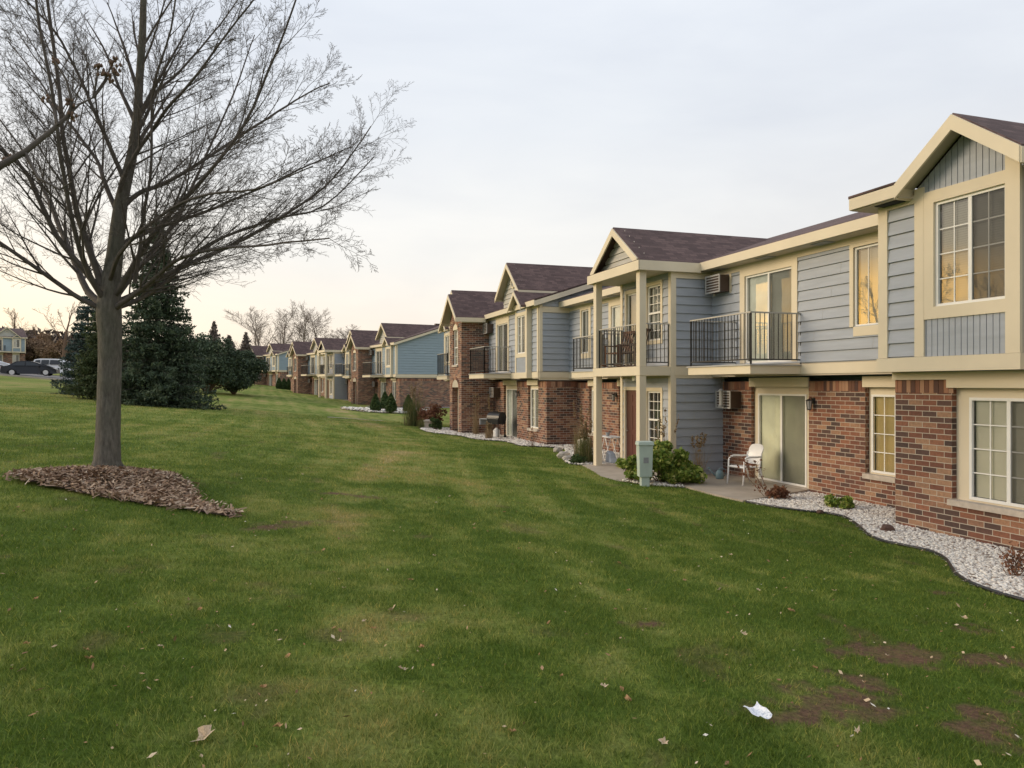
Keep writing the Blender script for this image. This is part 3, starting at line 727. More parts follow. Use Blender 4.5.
def end_block(root, sid='siding', half_only=False, near_end=True, far_end=True, blank_south=False, frieze=True):
    """block with a tall gable, small window gable, brick stair tower, mirrored about the tower"""
    L = 15.7; mir = lambda a0, a1: (L-a1, L-a0)
    fl = F(0, 0, 'W'); fu = F(-.31, 0, 'W')
    br = MB(); sd = MB(); tr = MB(); sh = MB(); sill = MB(); sl = MB(); sof = MB(); rf = MB()
    T0, T1, TX = 6.7, 9.0, -1.66
    for s0, s1, mr in ((0, T0, False), (T1, L, True)):
        m_ = (lambda a0, a1: mir(a0, a1)) if mr else (lambda a0, a1: (a0, a1))
        br = MB(); sd = MB(); sl = MB(); sh = MB(); tr = MB(); sof = MB()
        wl = m_(.92, 2.12) + (.61, 2.40); dl = m_(3.55, 5.42) + (.0, 2.42)
        wall(br, fl, s0, s1, -.6, 2.55, [wl, dl], .12); soldier(sl, fl, s0, s1, 2.33, 2.55, [wl, dl])
        f_in = F(.1, 0, 'W'); w1 = m_(1.02, 2.02) + (.66, 2.26); d1 = m_(3.7, 5.27) + (.09, 2.23)
        wall(tr, f_in, wl[0]-.02, wl[1]+.02, .55, 2.42, [w1], .05); wall(tr, f_in, dl[0]-.02, dl[1]+.02, 0, 2.44, [d1], .05)
        window(root, f_in, *w1, -.03, 'slider', 'blind', grid=(1, 4)); window(root, f_in, *d1, -.03, 'door', 'curtain_cool', name='sliding_door', grid=(1, 1))
        one_sill(root, fl, wl[0]-.02, wl[1]+.02, .53, .63, -.11, .06); one_sill(root, fl, dl[0], dl[1], -.1, .08, -.11, .05, 'door_sill')
        for h in (wl, dl): fl.box(tr, h[0]-.03, h[1]+.03, 2.40, 2.62, .012, .05)
        bx = m_(.75, 2.2); wu = (bx[0]+.25, bx[1]-.25, 3.68, 5.2); du = m_(3.8, 5.35) + (2.98, 5.12)
        wall(sh, fu, s0, s1, 2.69, 5.6, [du], .1, o=-.004)
        siding(sd, fu, s0+.12, s1-.02, 2.93, 5.42, [du, (bx[0], bx[1], 2.9, 5.5)])
        fu.box(tr, s0, s1, 2.69, 2.905, 0, .05); fu.box(tr, s0, s1, 5.40, 5.52, 0, .047)
        casing(tr, fu, *du, w=.17, sides='lr'); fu.box(tr, du[0]-.17, du[1]+.17, 5.12, 5.41, .001, .044)
        window(root, fu, *du, -.05, 'door', 'blind_dark', name='sliding_door')
        # window box with its own small gable
        fb = F(-.31-.2, 0, 'W')
        wall(sh, fb, bx[0], bx[1], 2.69, 5.6, [wu], .1, o=-.004)
        fb.box(tr, bx[0], bx[0]+.14, 2.91, 5.5, -.2, .04); fb.box(tr, bx[1]-.14, bx[1], 2.91, 5.5, -.2, .04)
        fb.box(tr, bx[0]-.01, bx[1]+.01, 2.68, 2.91, -.2, .05)
        fb.box(tr, bx[0]+.14, bx[1]-.14, wu[3], wu[3]+.14, 0, .038); fb.box(tr, bx[0]+.14, bx[1]-.14, wu[2]-.16, wu[2], 0, .038)
        fb.box(tr, bx[0]+.14, wu[0], wu[2], wu[3], 0, .036); fb.box(tr, wu[1], bx[1]-.14, wu[2], wu[3], 0, .036)
        batten(sd, fb, bx[0]+.14, bx[1]-.14, 2.91, 3.53)
        bc = (bx[0]+bx[1])/2
        batten(sd, fb, bx[0]+.1, bx[1]-.1, 5.34, lambda a: 6.05-abs(a-bc)*.8)
        window(root, fb, *wu, -.05, 'slider', 'blind', grid=(2, 4))
        gable_roof(rf, tr, -.84, 1.3, bc, .84, 5.55, 6.22, sof, rake=.14, fas=0)
        a_ac = 6.3 if not mr else L-6.3
        ac_unit(root, fu, a_ac, 5.02); ac_unit(root, fl, a_ac, 2.06)
        wall_lamp(root, fl, m_(3.3, 3.3)[0], 2.0)
        b0, b1 = m_(3.35, 5.7); balcony(root, fu, b0, b1, 1.25, 2.69, 2.87, 4.05)
        sof.box(-.34, .03, s0, s1, 2.655, 2.688); sof.box(-.62, -.28, s0, s1, 5.50, 5.515)
        board(tr, (-.60, s0-(.3 if not mr else 0), 5.66), (-.60, s1+(.3 if mr else 0), 5.66), .2, (-1, 0), .03)
        # tall gable rising over the eave
        g0, g1 = m_(1.45, 4.55); gc = (g0+g1)/2
        gs = MB(); fg = F(-.33, 0, 'W')
        wall(sh, F(-.30, 0, 'W'), g0+.2, g1-.2, 5.5, 6.3)
        tri_wall(sh, F(-.30, 0, 'W'), g0+.1, g1-.1, 6.2, 7.45)
        siding(gs, fg, g0+.2, g1-.2, 5.52, 7.5, e=.2, top=lambda z: (gc-1.5*(7.52-max(z, 6.26))/1.26, gc+1.5*(7.52-max(z, 6.26))/1.26))
        gs.build('gable_siding', M['siding_pale'], root)
        vt = MB()
        for k in range(16):
            a = k*math.pi/8; a2 = (k+1)*math.pi/8
            pts = [fg.p(gc+math.cos(x)*rr, 6.72+math.sin(x)*rr, o_) for o_ in (.03, .07) for x in (a, a2) for rr in (.16, .23)]
            vt.hexa([pts[0], pts[1], pts[3], pts[2], pts[4], pts[5], pts[7], pts[6]])
        v = vt.build('round_gable_vent', M['cream'], root)
        v2 = MB(); v2.add([fg.p(gc+math.cos(k*math.pi/8)*.17, 6.72+math.sin(k*math.pi/8)*.17, .035) for k in range(16)], [tuple(range(16))]); v2.build('vent_louvre', M['grey'], v)
        gable_roof(rf, tr, -.66, 5.6, gc, 1.58, 6.27, 7.58, sof, rake=.17, fas=.14, eave_from=3.6)
        for yy in (g0+.2, g1-.2):
            rf.add([(-.3, yy, 5.5), (-.3, yy, 6.3), (2.2, yy, 6.3)], [(0, 1, 2)])
        # corner board
        fu.box(tr, *( (0, .13) if not mr else (L-.13, L) ), 2.92, 5.41, .0, .045)
        br.build('brick_wall', M['brick'], root); sd.build('siding_wall', M[sid], root); tr.build('trim_boards', M['cream'], root)
        sh.build('wall_sheathing', M['cream_shadow'], root); sl.build('soldier_course', M['brick_block'], root)
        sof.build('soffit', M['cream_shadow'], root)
    # tower
    br = MB(); sl = MB(); tr = MB(); sof = MB()
    tc_ = (T0+T1)/2
    ft = F(TX, 0, 'W'); fts = F(TX, T0, 'S'); ftn = F(TX, T1, 'N')
    ent = (tc_-.62, tc_+.62, 0, 2.3); tw = (tc_-.48, tc_+.48, 3.35, 5.05)
    wall(br, ft, T0, T1, -.6, 5.5, [ent, tw], .3); wall(br, fts, 0, 1.9, -.6, 5.5); wall(br, ftn, 0, 1.9, -.6, 5.5)
    tri_wall(br, ft, T0, T1, 5.5, 6.55)
    # brick arches over the two openings
    for (a0, a1, zz) in ((ent[0], ent[1], 2.3), (tw[0], tw[1], 5.05)):
        hw = (a1-a0)/2; ac = (a0+a1)/2
        for k in range(13):
            x0, x1 = math.pi*k/13, math.pi*(k+1)/13
            q = [ft.p(ac+math.cos(x)*rr, zz+math.sin(x)*rr*.62-.02, o_) for o_ in (.0, .02) for x in (x0+.02, x1-.02) for rr in (hw, hw+.2)]
            sl.hexa([q[0], q[1], q[3], q[2], q[4], q[5], q[7], q[6]])
        fan = MB(); n = 12
        fan.add([ft.p(ac, zz-.01, .006)]+[ft.p(ac+math.cos(math.pi*k/n)*hw, zz-.01+math.sin(math.pi*k/n)*hw*.62, .006) for k in range(n+1)], [(0, k, k+1) for k in range(1, n+1)])
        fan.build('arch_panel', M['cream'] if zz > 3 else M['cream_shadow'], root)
    window(root, ft, *tw, -.12, 'hung', 'blind', name='arched_window', grid=(2, 2))
    fe = F(TX+.28, 0, 'W'); wall(tr, fe, ent[0]-.05, ent[1]+.05, 0, 2.35, [(tc_-.46, tc_+.46, 0.05, 2.12)], .05)
    front_door(root, fe, tc_-.46, tc_+.46, .05, 2.12, -.04)
    fl_t = MB(); ft.box(fl_t, tw[0]-.06, tw[1]+.06, 3.27, 3.36, -.1, .06); fl_t.build('arched_window_sill', M['stone'], root)
    gable_roof(rf, tr, TX-.35, 3.2, tc_, 1.5, 5.55, 6.75, sof, rake=.18, fas=.2, eave_from=3.2+.6)
    for ff in (fts, ftn): ff.box(tr, 0, 1.3, 5.3, 5.46, 0, .04)
    br.build('tower_wall', M['brick'], root); sl.build('brick_arches', M['brick_block'], root); tr.build('tower_trim', M['cream'], root); sof.build('tower_soffit', M['cream_shadow'], root)
    # end walls and main roof
    X1 = 11.4; zr = lambda x: 5.68+.33*(min(x, X1-x+.0)+.62) if x < 5.5 else 5.68+.33*((11.6-x)+.0)
    for side, yy, on in (('S', 0, near_end), ('N', L, far_end)):
        br = MB(); sd = MB(); sl = MB(); sh = MB(); tr = MB(); sof = MB()
        fe_ = F(0, yy, side); fue = F(-.31, yy, side)
        wall(br, fe_, 0, 11.0, -.6, 2.55)
        soldier(sl, fe_, 0, 11.0, 2.33, 2.55)
        sgn = -1 if side == 'S' else 1
        fue.box(tr, 0, 11.6, 2.69, 2.90, -.02, .05); fue.box(tr, 0, 11.6, 2.60, 2.688, -.02, .02)
        fue.box(tr, 0, .13, 2.92, 5.5, .0, .045)
        top = lambda z: (0, 11.3) if z < 5.62 else ((z-5.62)/.33, 11.6-(z-5.62)/.33)
        siding(sd, fue, .13, 11.5, 2.93, 7.5, top=top)
        wall(sh, fue, 0, 11.5, 2.69, 5.62, o=-.004)
        sh.add([fue.p(0, 5.62, -.004), fue.p(11.6, 5.62, -.004), fue.p(5.8, 7.5, -.004)], [(0, 1, 2)])
        if frieze: fue.box(tr, .13, 11.4, 5.22, 5.44, .03, .05)
        yo = yy+sgn*.28
        board(tr, (-.62, yo, 5.62), (5.5, yo, 7.64), .2, (0, sgn), .03); board(tr, (5.5, yo, 7.64), (11.7, yo, 5.62), .2, (0, sgn), .03)
        for (xa, za, xb, zb) in ((-.62, 5.56, 5.5, 7.57), (5.5, 7.57, 11.7, 5.56)):
            sof.quad((xa, yy, za), (xb, yy, zb), (xb, yo, zb), (xa, yo, za))
        br.build('end_brick_wall', M['brick'], root); sd.build('end_siding', M[sid], root); tr.build('end_trim', M['cream'], root)
        sh.build('end_sheathing', M['cream_shadow'], root); sl.build('soldier_course', M['brick_block'], root); sof.build('rake_soffit', M['cream_shadow'], root)
    slab4(rf, (-.62, L+.3, 5.69), (-.62, -.3, 5.69), (5.5, -.3, 7.71), (5.5, L+.3, 7.71))
    slab4(rf, (5.5, L+.3, 7.71), (5.5, -.3, 7.71), (11.7, -.3, 5.69), (11.7, L+.3, 5.69))
    r = rf.build('main_roof', M['shingle'], root)
    for (vx, vy) in ((4.9, 2.2), (4.9, 3.6)):
        v = MB(); v.box(vx, vx+.5, vy, vy+.35, 7.3, 7.78); v.build('roof_vent', M['brown'], r)
    bk = MB(); wall(bk, F(11.0, 0, 'E'), 0, L, -.6, 5.6); bk.build('rear_wall', M['siding_far'], root)

def near_bay(root):
    """the piece of the near building at the right edge of the photo"""
    Y0 = -8.2
    fl = F(0, 0, 'W'); fu = F(-.29, 0, 'W')
    br = MB(); sd = MB(); tr = MB(); sh = MB(); sill = MB(); sl = MB(); sof = MB(); rf = MB()
    wl = (-2.92, -1.12, .62, 2.40)
    wl2 = (-6.9, -5.4, .62, 2.40)
    wall(br, fl, Y0, 0, -.5, 2.53, [wl, wl2], .12); soldier(sl, fl, Y0, 0, 2.31, 2.53, [wl, wl2])
    wall(br, F(0, 0, 'N'), 0, 1.36, -.5, 2.53)
    f_in = F(.1, 0, 'W')
    for h, w1 in ((wl, (-2.66, -1.36, .66, 2.25)), (wl2, (-6.75, -5.55, .66, 2.25))):
        wall(tr, f_in, h[0]-.02, h[1]+.02, .55, 2.42, [w1], .05)
        window(root, f_in, *w1, -.03, 'slider', 'blind', grid=(2, 4))
        one_sill(root, fl, h[0]-.03, h[1]+.03, .54, .63, -.11, .07)
        fl.box(tr, h[0]-.05, h[1]+.06, 2.40, 2.535, .012, .05)
    fl.box(tr, Y0, .02, 2.532, 2.66, .0, .052)
    # bay wall: a strip of lap siding, then the window panel
    wb = (-2.29, -1.08, 3.68, 5.33)
    wall(sh, fu, -2.5, 0, 2.67, 5.6, [wb], .1, o=-.004); wall(sh, F(-.29, 0, 'N'), 0, 1.35, 2.67, 5.6, o=-.004)
    wall(sh, F(-.29, -2.5, 'S'), 0, .6, 2.67, 5.6, o=-.004)
    siding(sd, fu, -.72, -.16, 2.9, 5.42)
    fu.box(tr, -.16, .03, 2.9, 5.5, 0, .05); fu.box(tr, -.9, -.72, 2.9, 5.62, 0, .05); fu.box(tr, -2.51, -2.29, 2.9, 5.75, 0, .05)
    fu.box(tr, -.72, -.16, 5.40, 5.53, 0, .047)
    F(-.29, 0, 'N').box(tr, -.04, .12, 2.9, 5.5, 0, .045)
    fu.box(tr, -1.08, -.9, 3.68, 5.33, 0, .046)
    fu.box(tr, -2.29, -.9, 5.33, 5.52, 0, .045); fu.box(tr, -2.29, -.9, 3.49, 3.68, 0, .045)
    fu.box(tr, -2.53, .05, 2.665, 2.895, -.05, .07)
    F(-.29, 0, 'N').box(tr, .0, 1.3, 2.665, 2.895, 0, .055)
    batten(sd, fu, -2.29, -.9, 2.9, 3.49)
    gc = -1.70; hw = 1.02
    batten(sd, fu, -2.65, -.72, 5.52, lambda a: 6.33-abs(a-gc)*.74)
    tri_wall(sh, F(-.285, 0, 'W'), gc-1.0, gc+1.0, 5.5, 6.3)
    window(root, fu, *wb, -.05, 'slider', 'blind_dark', grid=(2, 4))
    # gable over the bay
    for sgn in (-1, 1):
        y = gc+sgn*1.06
        p = [(-.64, y, 5.72), (4.6, y, 5.72), (4.6, gc, 6.50), (-.64, gc, 6.50)]
        if sgn > 0: p = p[::-1]
        slab4(rf, *p, th=.05)
        board(tr, (-.64, y, 5.665), (-.64, gc, 6.445), .2, (-1, 0), .04, .03)
        sof.quad((-.62, y, 5.62), (-.28, y, 5.62), (-.28, gc, 6.40), (-.62, gc, 6.40))
        tr.box(-.66, -.26, y-.02, y+.02, 5.46, 5.68)
    # eave left of the gable, returning round the corner
    board(tr, (-.64, gc+1.06, 5.70), (-.64, .34, 5.70), .21, (-1, 0), .04, .0)
    board(tr, (-.64, .34, 5.70), (1.0, .34, 5.70), .21, (0, 1), .03)
    sof.box(-.63, .9, gc+1.0, .33, 5.475, 5.49)
    slab4(rf, (-.68, .36, 5.735), (-.68, gc+1.06, 5.735), (5.0, gc+1.06, 7.36), (5.0, .36, 7.36))
    vn = MB(); vn.box(-.55, -.35, -.55, -.1, 5.46, 5.474); vn.build('soffit_vent', M['dark_room'], root)
    # set-back siding beyond the bay (outside the frame)
    fs_ = F(-.02, 0, 'W')
    wall(sh, fs_, Y0, -2.5, 2.67, 5.6, o=-.004); siding(sd, fs_, Y0+.1, -2.5, 2.9, 5.45)
    fs_.box(tr, Y0, -2.52, 2.665, 2.895, 0, .05)
    board(tr, (-.40, Y0-.3, 5.70), (-.40, gc-1.06, 5.70), .21, (-1, 0), .04)
    slab4(rf, (-.44, gc-1.06, 5.735), (-.44, Y0-.3, 5.735), (5.0, Y0-.3, 7.36), (5.0, gc-1.06, 7.36))
    slab4(rf, (5.0, .36, 7.36), (5.0, Y0-.3, 7.36), (10.7, Y0-.3, 5.7), (10.7, .36, 5.7))
    wall(br, F(0, Y0, 'S'), 0, 10.2, -.5, 2.53); wall(sh, F(-.02, Y0, 'S'), 0, 10.2, 2.67, 5.6, o=-.004); siding(sd, F(-.02, Y0, 'S'), 0, 10.2, 2.9, 5.6)
    tri_wall(sh, F(0, Y0, 'S'), -.3, 10.4, 5.55, 7.2)
    br.build('brick_wall', M['brick'], root); sd.build('siding_wall', M['siding'], root); tr.build('trim_boards', M['cream'], root)
    sh.build('wall_sheathing', M['cream_shadow'], root); sl.build('soldier_course', M['brick_block'], root)
    sof.build('soffit', M['cream_shadow'], root); rf.build('main_roof', M['shingle'], root)
    bk = MB(); wall(bk, F(10.2, 0, 'E'), Y0, 0, -.5, 5.6); bk.build('rear_wall', M['siding_far'], root)

def copy_tree(o, parent=None, skip=()):
    c_ = o.copy(); C.objects.link(c_); c_.parent = parent
    for ch in o.children:
        if ch.name not in skip: copy_tree(ch, c_)
    return c_
GB = 'two-storey apartment buildings along the lawn'
b1 = thing('apartment_building', 'nearest brick and grey-blue building, with two-column porch and gabled bay at the right edge', 'apartment building', (10.4, 10.22, 0), 0, GB)
near_bay(b1); _nb = set(o.name for o in b1.children); recess_front(b1)
b2 = thing('apartment_building', 'second building back, dark brick stair tower with arched door, right behind the nearest one', 'apartment building', (10.46, 27.15, .03), 0, GB)
end_block(b2)
b3 = thing('apartment_building', 'middle-distance building with a wide blue end wall over brick, behind four clipped evergreens', 'apartment building', (11.35, 65.0, .44), R(10), GB)
end_block(b3, 'siding_far', frieze=False)
b5 = copy_tree(b1, skip=_nb)
b5.location = (9.2, 79.5, .70); b5.rotation_euler = (0, 0, R(11))
b5['label'] = 'distant building with tall white porch posts, just left of the blue-ended middle one'
b6 = copy_tree(b3); b6.location = (7.7, 96.4, .9); b6.rotation_euler = (0, 0, R(14)); b6['label'] = 'far dark brick building with balconies, left of the distant white porch posts'
b7 = copy_tree(b3); b7.location = (2.9, 133, 2.0); b7.rotation_euler = (0, 0, R(20)); b7['label'] = 'farthest building of the row, small light-blue end wall, beside the dark pines'
b8 = copy_tree(b3); b8.location = (-43.5, 167.6, 5.9); b8.rotation_euler = (0, 0, R(112)); b8['label'] = 'brick house with white balcony beyond the parked cars at the left edge'
b8['category'] = 'house'; b8.name = 'brick_house'; del b8['group']
# ------------------------------------------------------------------ beds, slabs, edging
def strip_sheet(name, poly, mat, dz, step=.09, kind='structure'):
    xs = [p[0] for p in poly]; ys = [p[1] for p in poly]
    X, Y = np.meshgrid(np.arange(min(xs), max(xs)+step, step), np.arange(min(ys), max(ys)+step, step))
    ny, nx = X.shape
    ins = inpoly(X[:-1, :-1]+step/2, Y[:-1, :-1]+step/2, poly)
    idx = np.arange(ny*nx).reshape(ny, nx)
    q = np.stack([idx[:-1, :-1][ins], idx[:-1, 1:][ins], idx[1:, 1:][ins], idx[1:, :-1][ins]], 1)
    used = np.unique(q); mp = -np.ones(ny*nx, int); mp[used] = np.arange(len(used))
    V = np.stack([X.ravel(), Y.ravel(), ground(X, Y).ravel()+dz], 1)[used]
    o = np_idx_mesh(name, V, mp[q], mat, smooth=True)
    return tag(o, kind=kind)
def slab_poly(name, poly, z, th, mat):
    bm = bmesh.new(); f = bm.faces.new([bm.verts.new((x, y, z)) for x, y in poly])
    r = bmesh.ops.extrude_face_region(bm, geom=[f]); bmesh.ops.translate(bm, vec=(0, 0, -th), verts=[v for v in r['geom'] if isinstance(v, bmesh.types.BMVert)])
    bmesh.ops.recalc_face_normals(bm, faces=bm.faces)
    me = bpy.data.meshes.new(name); bm.to_mesh(me); me.materials.append(mat)
    o = bpy.data.objects.new(name, me); C.objects.link(o); return tag(o, kind='structure')
def smooth_line(P, n=8):
    out = []
    for i in range(len(P)-1):
        p0 = P[max(i-1, 0)]; p1 = P[i]; p2 = P[i+1]; p3 = P[min(i+2, len(P)-1)]
        for k in range(n):
            t = k/n; f = lambda a, b, c, d: .5*((2*b)+(-a+c)*t+(2*a-5*b+4*c-d)*t*t+(-a+3*b-3*c+d)*t**3)
            out.append(tuple(f(*c) for c in zip(p0, p1, p2, p3)))
    out.append(tuple(P[-1])); return out
E1 = smooth_line([(7.9, 2.0), (7.72, 4.6), (7.70, 5.9), (7.80, 6.5), (8.05, 6.95), (8.4, 7.35), (8.85, 7.85), (9.07, 8.3), (9.03, 8.65), (8.98, 9.1), (9.2, 9.6), (9.6, 10.2), (10.05, 11.0), (10.05, 11.5), (9.75, 11.9), (9.5, 12.45), (9.4, 13.05)])
BED1 = E1 + [(9.65, 13.2), (11.75, 13.98), (11.78, 10.2), (10.42, 10.2), (10.42, 2.0)]
PATIO = [(9.36, 13.1), (9.65, 13.2), (11.78, 14.0), (11.78, 17.38), (10.3, 17.38), (9.7, 16.3), (9.38, 15.3), (9.30, 14.2)]
BED2 = [(9.38, 15.35), (9.7, 16.3), (10.3, 17.38), (9.1, 17.38), (8.9, 16.9), (8.3, 16.5), (8.75, 15.7)]
PORCH = [(8.25, 16.55), (8.9, 16.9), (9.1, 17.38), (10.22, 17.36), (10.22, 20.3), (8.95, 20.3), (8.75, 19.4), (8.5, 18.4), (8.2, 17.3)]
E3 = smooth_line([(8.8, 20.35), (8.72, 20.8), (8.95, 21.7), (9.4, 22.8), (9.9, 24.0), (10.5, 25.3), (10.5, 26.2), (10.0, 26.7), (9.4, 27.2), (9.45, 28.4), (9.4, 29.4), (8.75, 29.9), (8.4, 30.6), (8.35, 32.0), (7.9, 32.9), (7.4, 33.6), (7.3, 35.5), (7.6, 37.2), (8.0, 38.4)])
BED3 = E3 + [(10.5, 38.4), (10.5, 36.2), (8.8, 36.2), (8.8, 33.85), (10.5, 33.85), (10.5, 27.2), (11.8, 27.1), (11.8, 20.3)]
M['gravel_bed'] = simple('gravel_base', (.30, .27, .24), .95, .3, 18, .6, fine=70)
for nm, P_ in (('gravel_bed', BED1), ('gravel_bed', BED2), ('gravel_bed', BED3)):
    strip_sheet(nm, P_, M['gravel_bed'], .012)
slab_poly('patio_slab', PATIO, .075, .3, M['concrete']); slab_poly('porch_slab', PORCH, .085, .3, M['concrete'])
bc4 = (9.6, 59.3)
BED4 = [(bc4[0]+3.9*math.cos(a)*.96+.3*math.sin(a), bc4[1]+2.6*math.sin(a)*(1.0)-.3*math.cos(a)) for a in np.linspace(0, 2*math.pi, 40, endpoint=False)]
strip_sheet('gravel_bed', BED4, M['gravel_bed'], .03, .3)
PATH = [(3.6, 44.6), (6.9, 44.0), (6.9, 44.9), (3.8, 45.3)]
strip_sheet('path', PATH, M['concrete'], .03, .2)
# slabs in front of the farther buildings
def loc2w(b, x, y):
    c_, s_ = math.cos(b.rotation_euler.z), math.sin(b.rotation_euler.z)
    return (b.location.x+x*c_-y*s_, b.location.y+x*s_+y*c_)
for b, rects in ((b3, ((-2.3, 2.6, -.2, 6.7), (-3.0, 6.4, -1.6, 9.2))), (b5, ((-2.4, 6.9, -.1, 10.4), (-1.2, 3.5, 1.4, 7.0))), (b6, ((-2.3, 2.6, -.2, 6.7), (-3.2, 6.4, -1.6, 9.2))), (b7, ((-2.3, 2.6, -.2, 6.7), (-3.2, 6.4, -1.6, 9.2)))):
    for x0, y0, x1, y1 in rects:
        slab_poly('concrete_walk', [loc2w(b, *p) for p in ((x0, y0), (x1, y0), (x1, y1), (x0, y1))], b.location.z+.05 - .03*(y1 > 9), .8, M['concrete'])
def edging(P_, name='garden_edging', label=None, group=None):
    m = MB(); m.tube([(x, y, gz(x, y)+.025) for x, y in P_], .022, 6)
    o = m.build(name, M['black'], smooth=True); return tag(o, label, 'garden edging', group)
edging(E1, label='black plastic edging curving between lawn and white gravel by the nearest building')
edging(E3, label='black edging round the gravel beds of the second building')

def stones(name, poly, dens, size, seed, mat, zoff=.0, thick=.6, lo=.5):
    r = np.random.default_rng(seed); xs = [p[0] for p in poly]; ys = [p[1] for p in poly]
    A = (max(xs)-min(xs))*(max(ys)-min(ys)); n = int(A*dens)
    X = r.uniform(min(xs), max(xs), n); Y = r.uniform(min(ys), max(ys), n); k = inpoly(X, Y, poly); X = X[k]; Y = Y[k]; n = len(X)
    base = np.array([(1, 0, 0), (-1, 0, 0), (0, 1, 0), (0, -1, 0), (0, 0, 1), (0, 0, -1), (.62, .62, .5), (-.62, .62, .45), (-.62, -.62, .5), (.62, -.62, .5)], float)
    tris = np.array([(4, 0, 6), (4, 6, 2), (4, 2, 7), (4, 7, 1), (4, 1, 8), (4, 8, 3), (4, 3, 9), (4, 9, 0), (0, 2, 6), (2, 1, 7), (1, 3, 8), (3, 0, 9), (5, 2, 0), (5, 1, 2), (5, 3, 1), (5, 0, 3)])
    V = base[None]*(1+r.uniform(-.22, .22, (n, 10, 3)))
    sc = size*(lo+r.random(n)**2*(1.5-lo)); V[:, :, 0] *= (sc*r.uniform(.8, 1.4, n))[:, None]; V[:, :, 1] *= (sc*r.uniform(.6, 1, n))[:, None]; V[:, :, 2] *= (sc*r.uniform(.45, .8, n)*thick/.6)[:, None]
    a = r.uniform(0, 6.28, n); ca, sa = np.cos(a)[:, None], np.sin(a)[:, None]
    x = V[:, :, 0]*ca-V[:, :, 1]*sa; y = V[:, :, 0]*sa+V[:, :, 1]*ca
    tl = r.uniform(-.5, .5, n)[:, None]; z_ = V[:, :, 2]+x*tl*.5
    P = np.stack([x+X[:, None], y+Y[:, None], z_+(ground(X, Y)+zoff+sc*.25+r.random(n)*size*.7)[:, None]], 2).reshape(-1, 3)
    T = (tris[None]+np.arange(n)[:, None, None]*10).reshape(-1, 3)
    return np_idx_mesh(name, P, T, mat)
M['pebble'] = island('white_gravel', [(0, (.70, .65, .57)), (.25, (.80, .76, .68)), (.5, (.60, .55, .48)), (.68, (.80, .77, .71)), (.85, (.40, .34, .29)), (.95, (.20, .15, .12)), (1, (.75, .70, .62))], .8)
tag(stones('gravel', BED1, 3300, .023, 1, M['pebble'], .008), kind='stuff')
tag(stones('gravel', BED2, 900, .035, 2, M['pebble'], .008), kind='stuff')
tag(stones('gravel', BED3, 700, .04, 3, M['pebble'], .008), kind='stuff')
tag(stones('gravel', BED4, 90, .10, 4, M['pebble'], .02), kind='stuff')
# gravel strips round the far buildings
for b in (b3,):
    pl = [loc2w(b, *p) for p in ((-2.6, -2.0), (5, -1.6), (5, 0), (0, 0), (0, 3.4), (-1.9, 3.4))]
    strip_sheet('gravel_bed', pl, M['gravel_bed'], .03, .3)

# ------------------------------------------------------------------ mulch ring and grass
MU = smooth_line([(-3.42, 12.55), (-3.15, 12.1), (-2.75, 11.75), (-2.1, 11.15), (-1.5, 10.72), (-.95, 10.4), (-.3, 10.0), (-.55, 10.6), (-.85, 11.1), (-1.0, 11.9), (-1.2, 12.7), (-1.55, 13.4), (-2.3, 13.9), (-2.9, 13.7), (-3.35, 13.15), (-3.42, 12.55)], 5)
TREE = (-2.27, 12.95)
def mound(X, Y):
    cx, cy = -2.2, 12.6
    d = np.hypot((X-cx), (Y-cy)*1.15); return .17*np.exp(-(d/.95)**2)+.03
M['mulch_base'] = simple('mulch_soil', (.085, .050, .035), .95, .35, 12, .8, fine=60)
_g0 = ground
def ground_m(X, Y): return _g0(X, Y)+mound(X, Y)
ground = ground_m
mu = strip_sheet('mulch_ring', MU, M['mulch_base'], -.005, .07); mu['kind'] = 'stuff'
ground = _g0
M['chips'] = island('bark_chips', [(0, (.18, .11, .07)), (.3, (.31, .20, .125)), (.55, (.42, .30, .20)), (.75, (.23, .145, .10)), (.9, (.46, .35, .25)), (1, (.58, .46, .34))], .9)
r = np.random.default_rng(11); n = 26000
X = r.uniform(-4, 0, n); Y = r.uniform(9.8, 14.1, n); jx = r.normal(0, .10, n); jy = r.normal(0, .08, n)
k = inpoly(X, Y, MU); X = (X+jx)[k]; Y = (Y+jy)[k]; n = len(X)
L_ = r.uniform(.018, .065, n)*(.6+.8*r.random(n)); Wd = r.uniform(.006, .016, n); a = r.uniform(0, 6.28, n); el = r.normal(0, .35, n)
dx, dy, dz = np.cos(a)*np.cos(el)*L_, np.sin(a)*np.cos(el)*L_, np.sin(el)*L_
px_, py_ = -np.sin(a)*Wd, np.cos(a)*Wd
Z = ground_m(X, Y)+.012+r.random(n)*.035
c0 = np.stack([X, Y, Z], 1); D = np.stack([dx, dy, dz], 1); Pp = np.stack([px_, py_, r.normal(0, .006, n)], 1)
V = np.stack([c0-D-Pp, c0+D-Pp*.7, c0+D*.9+Pp, c0-D*.9+Pp*.8], 1).reshape(-1, 3)
tag(np_mesh('mulch_chips', V, 4, M['chips']), kind='stuff')

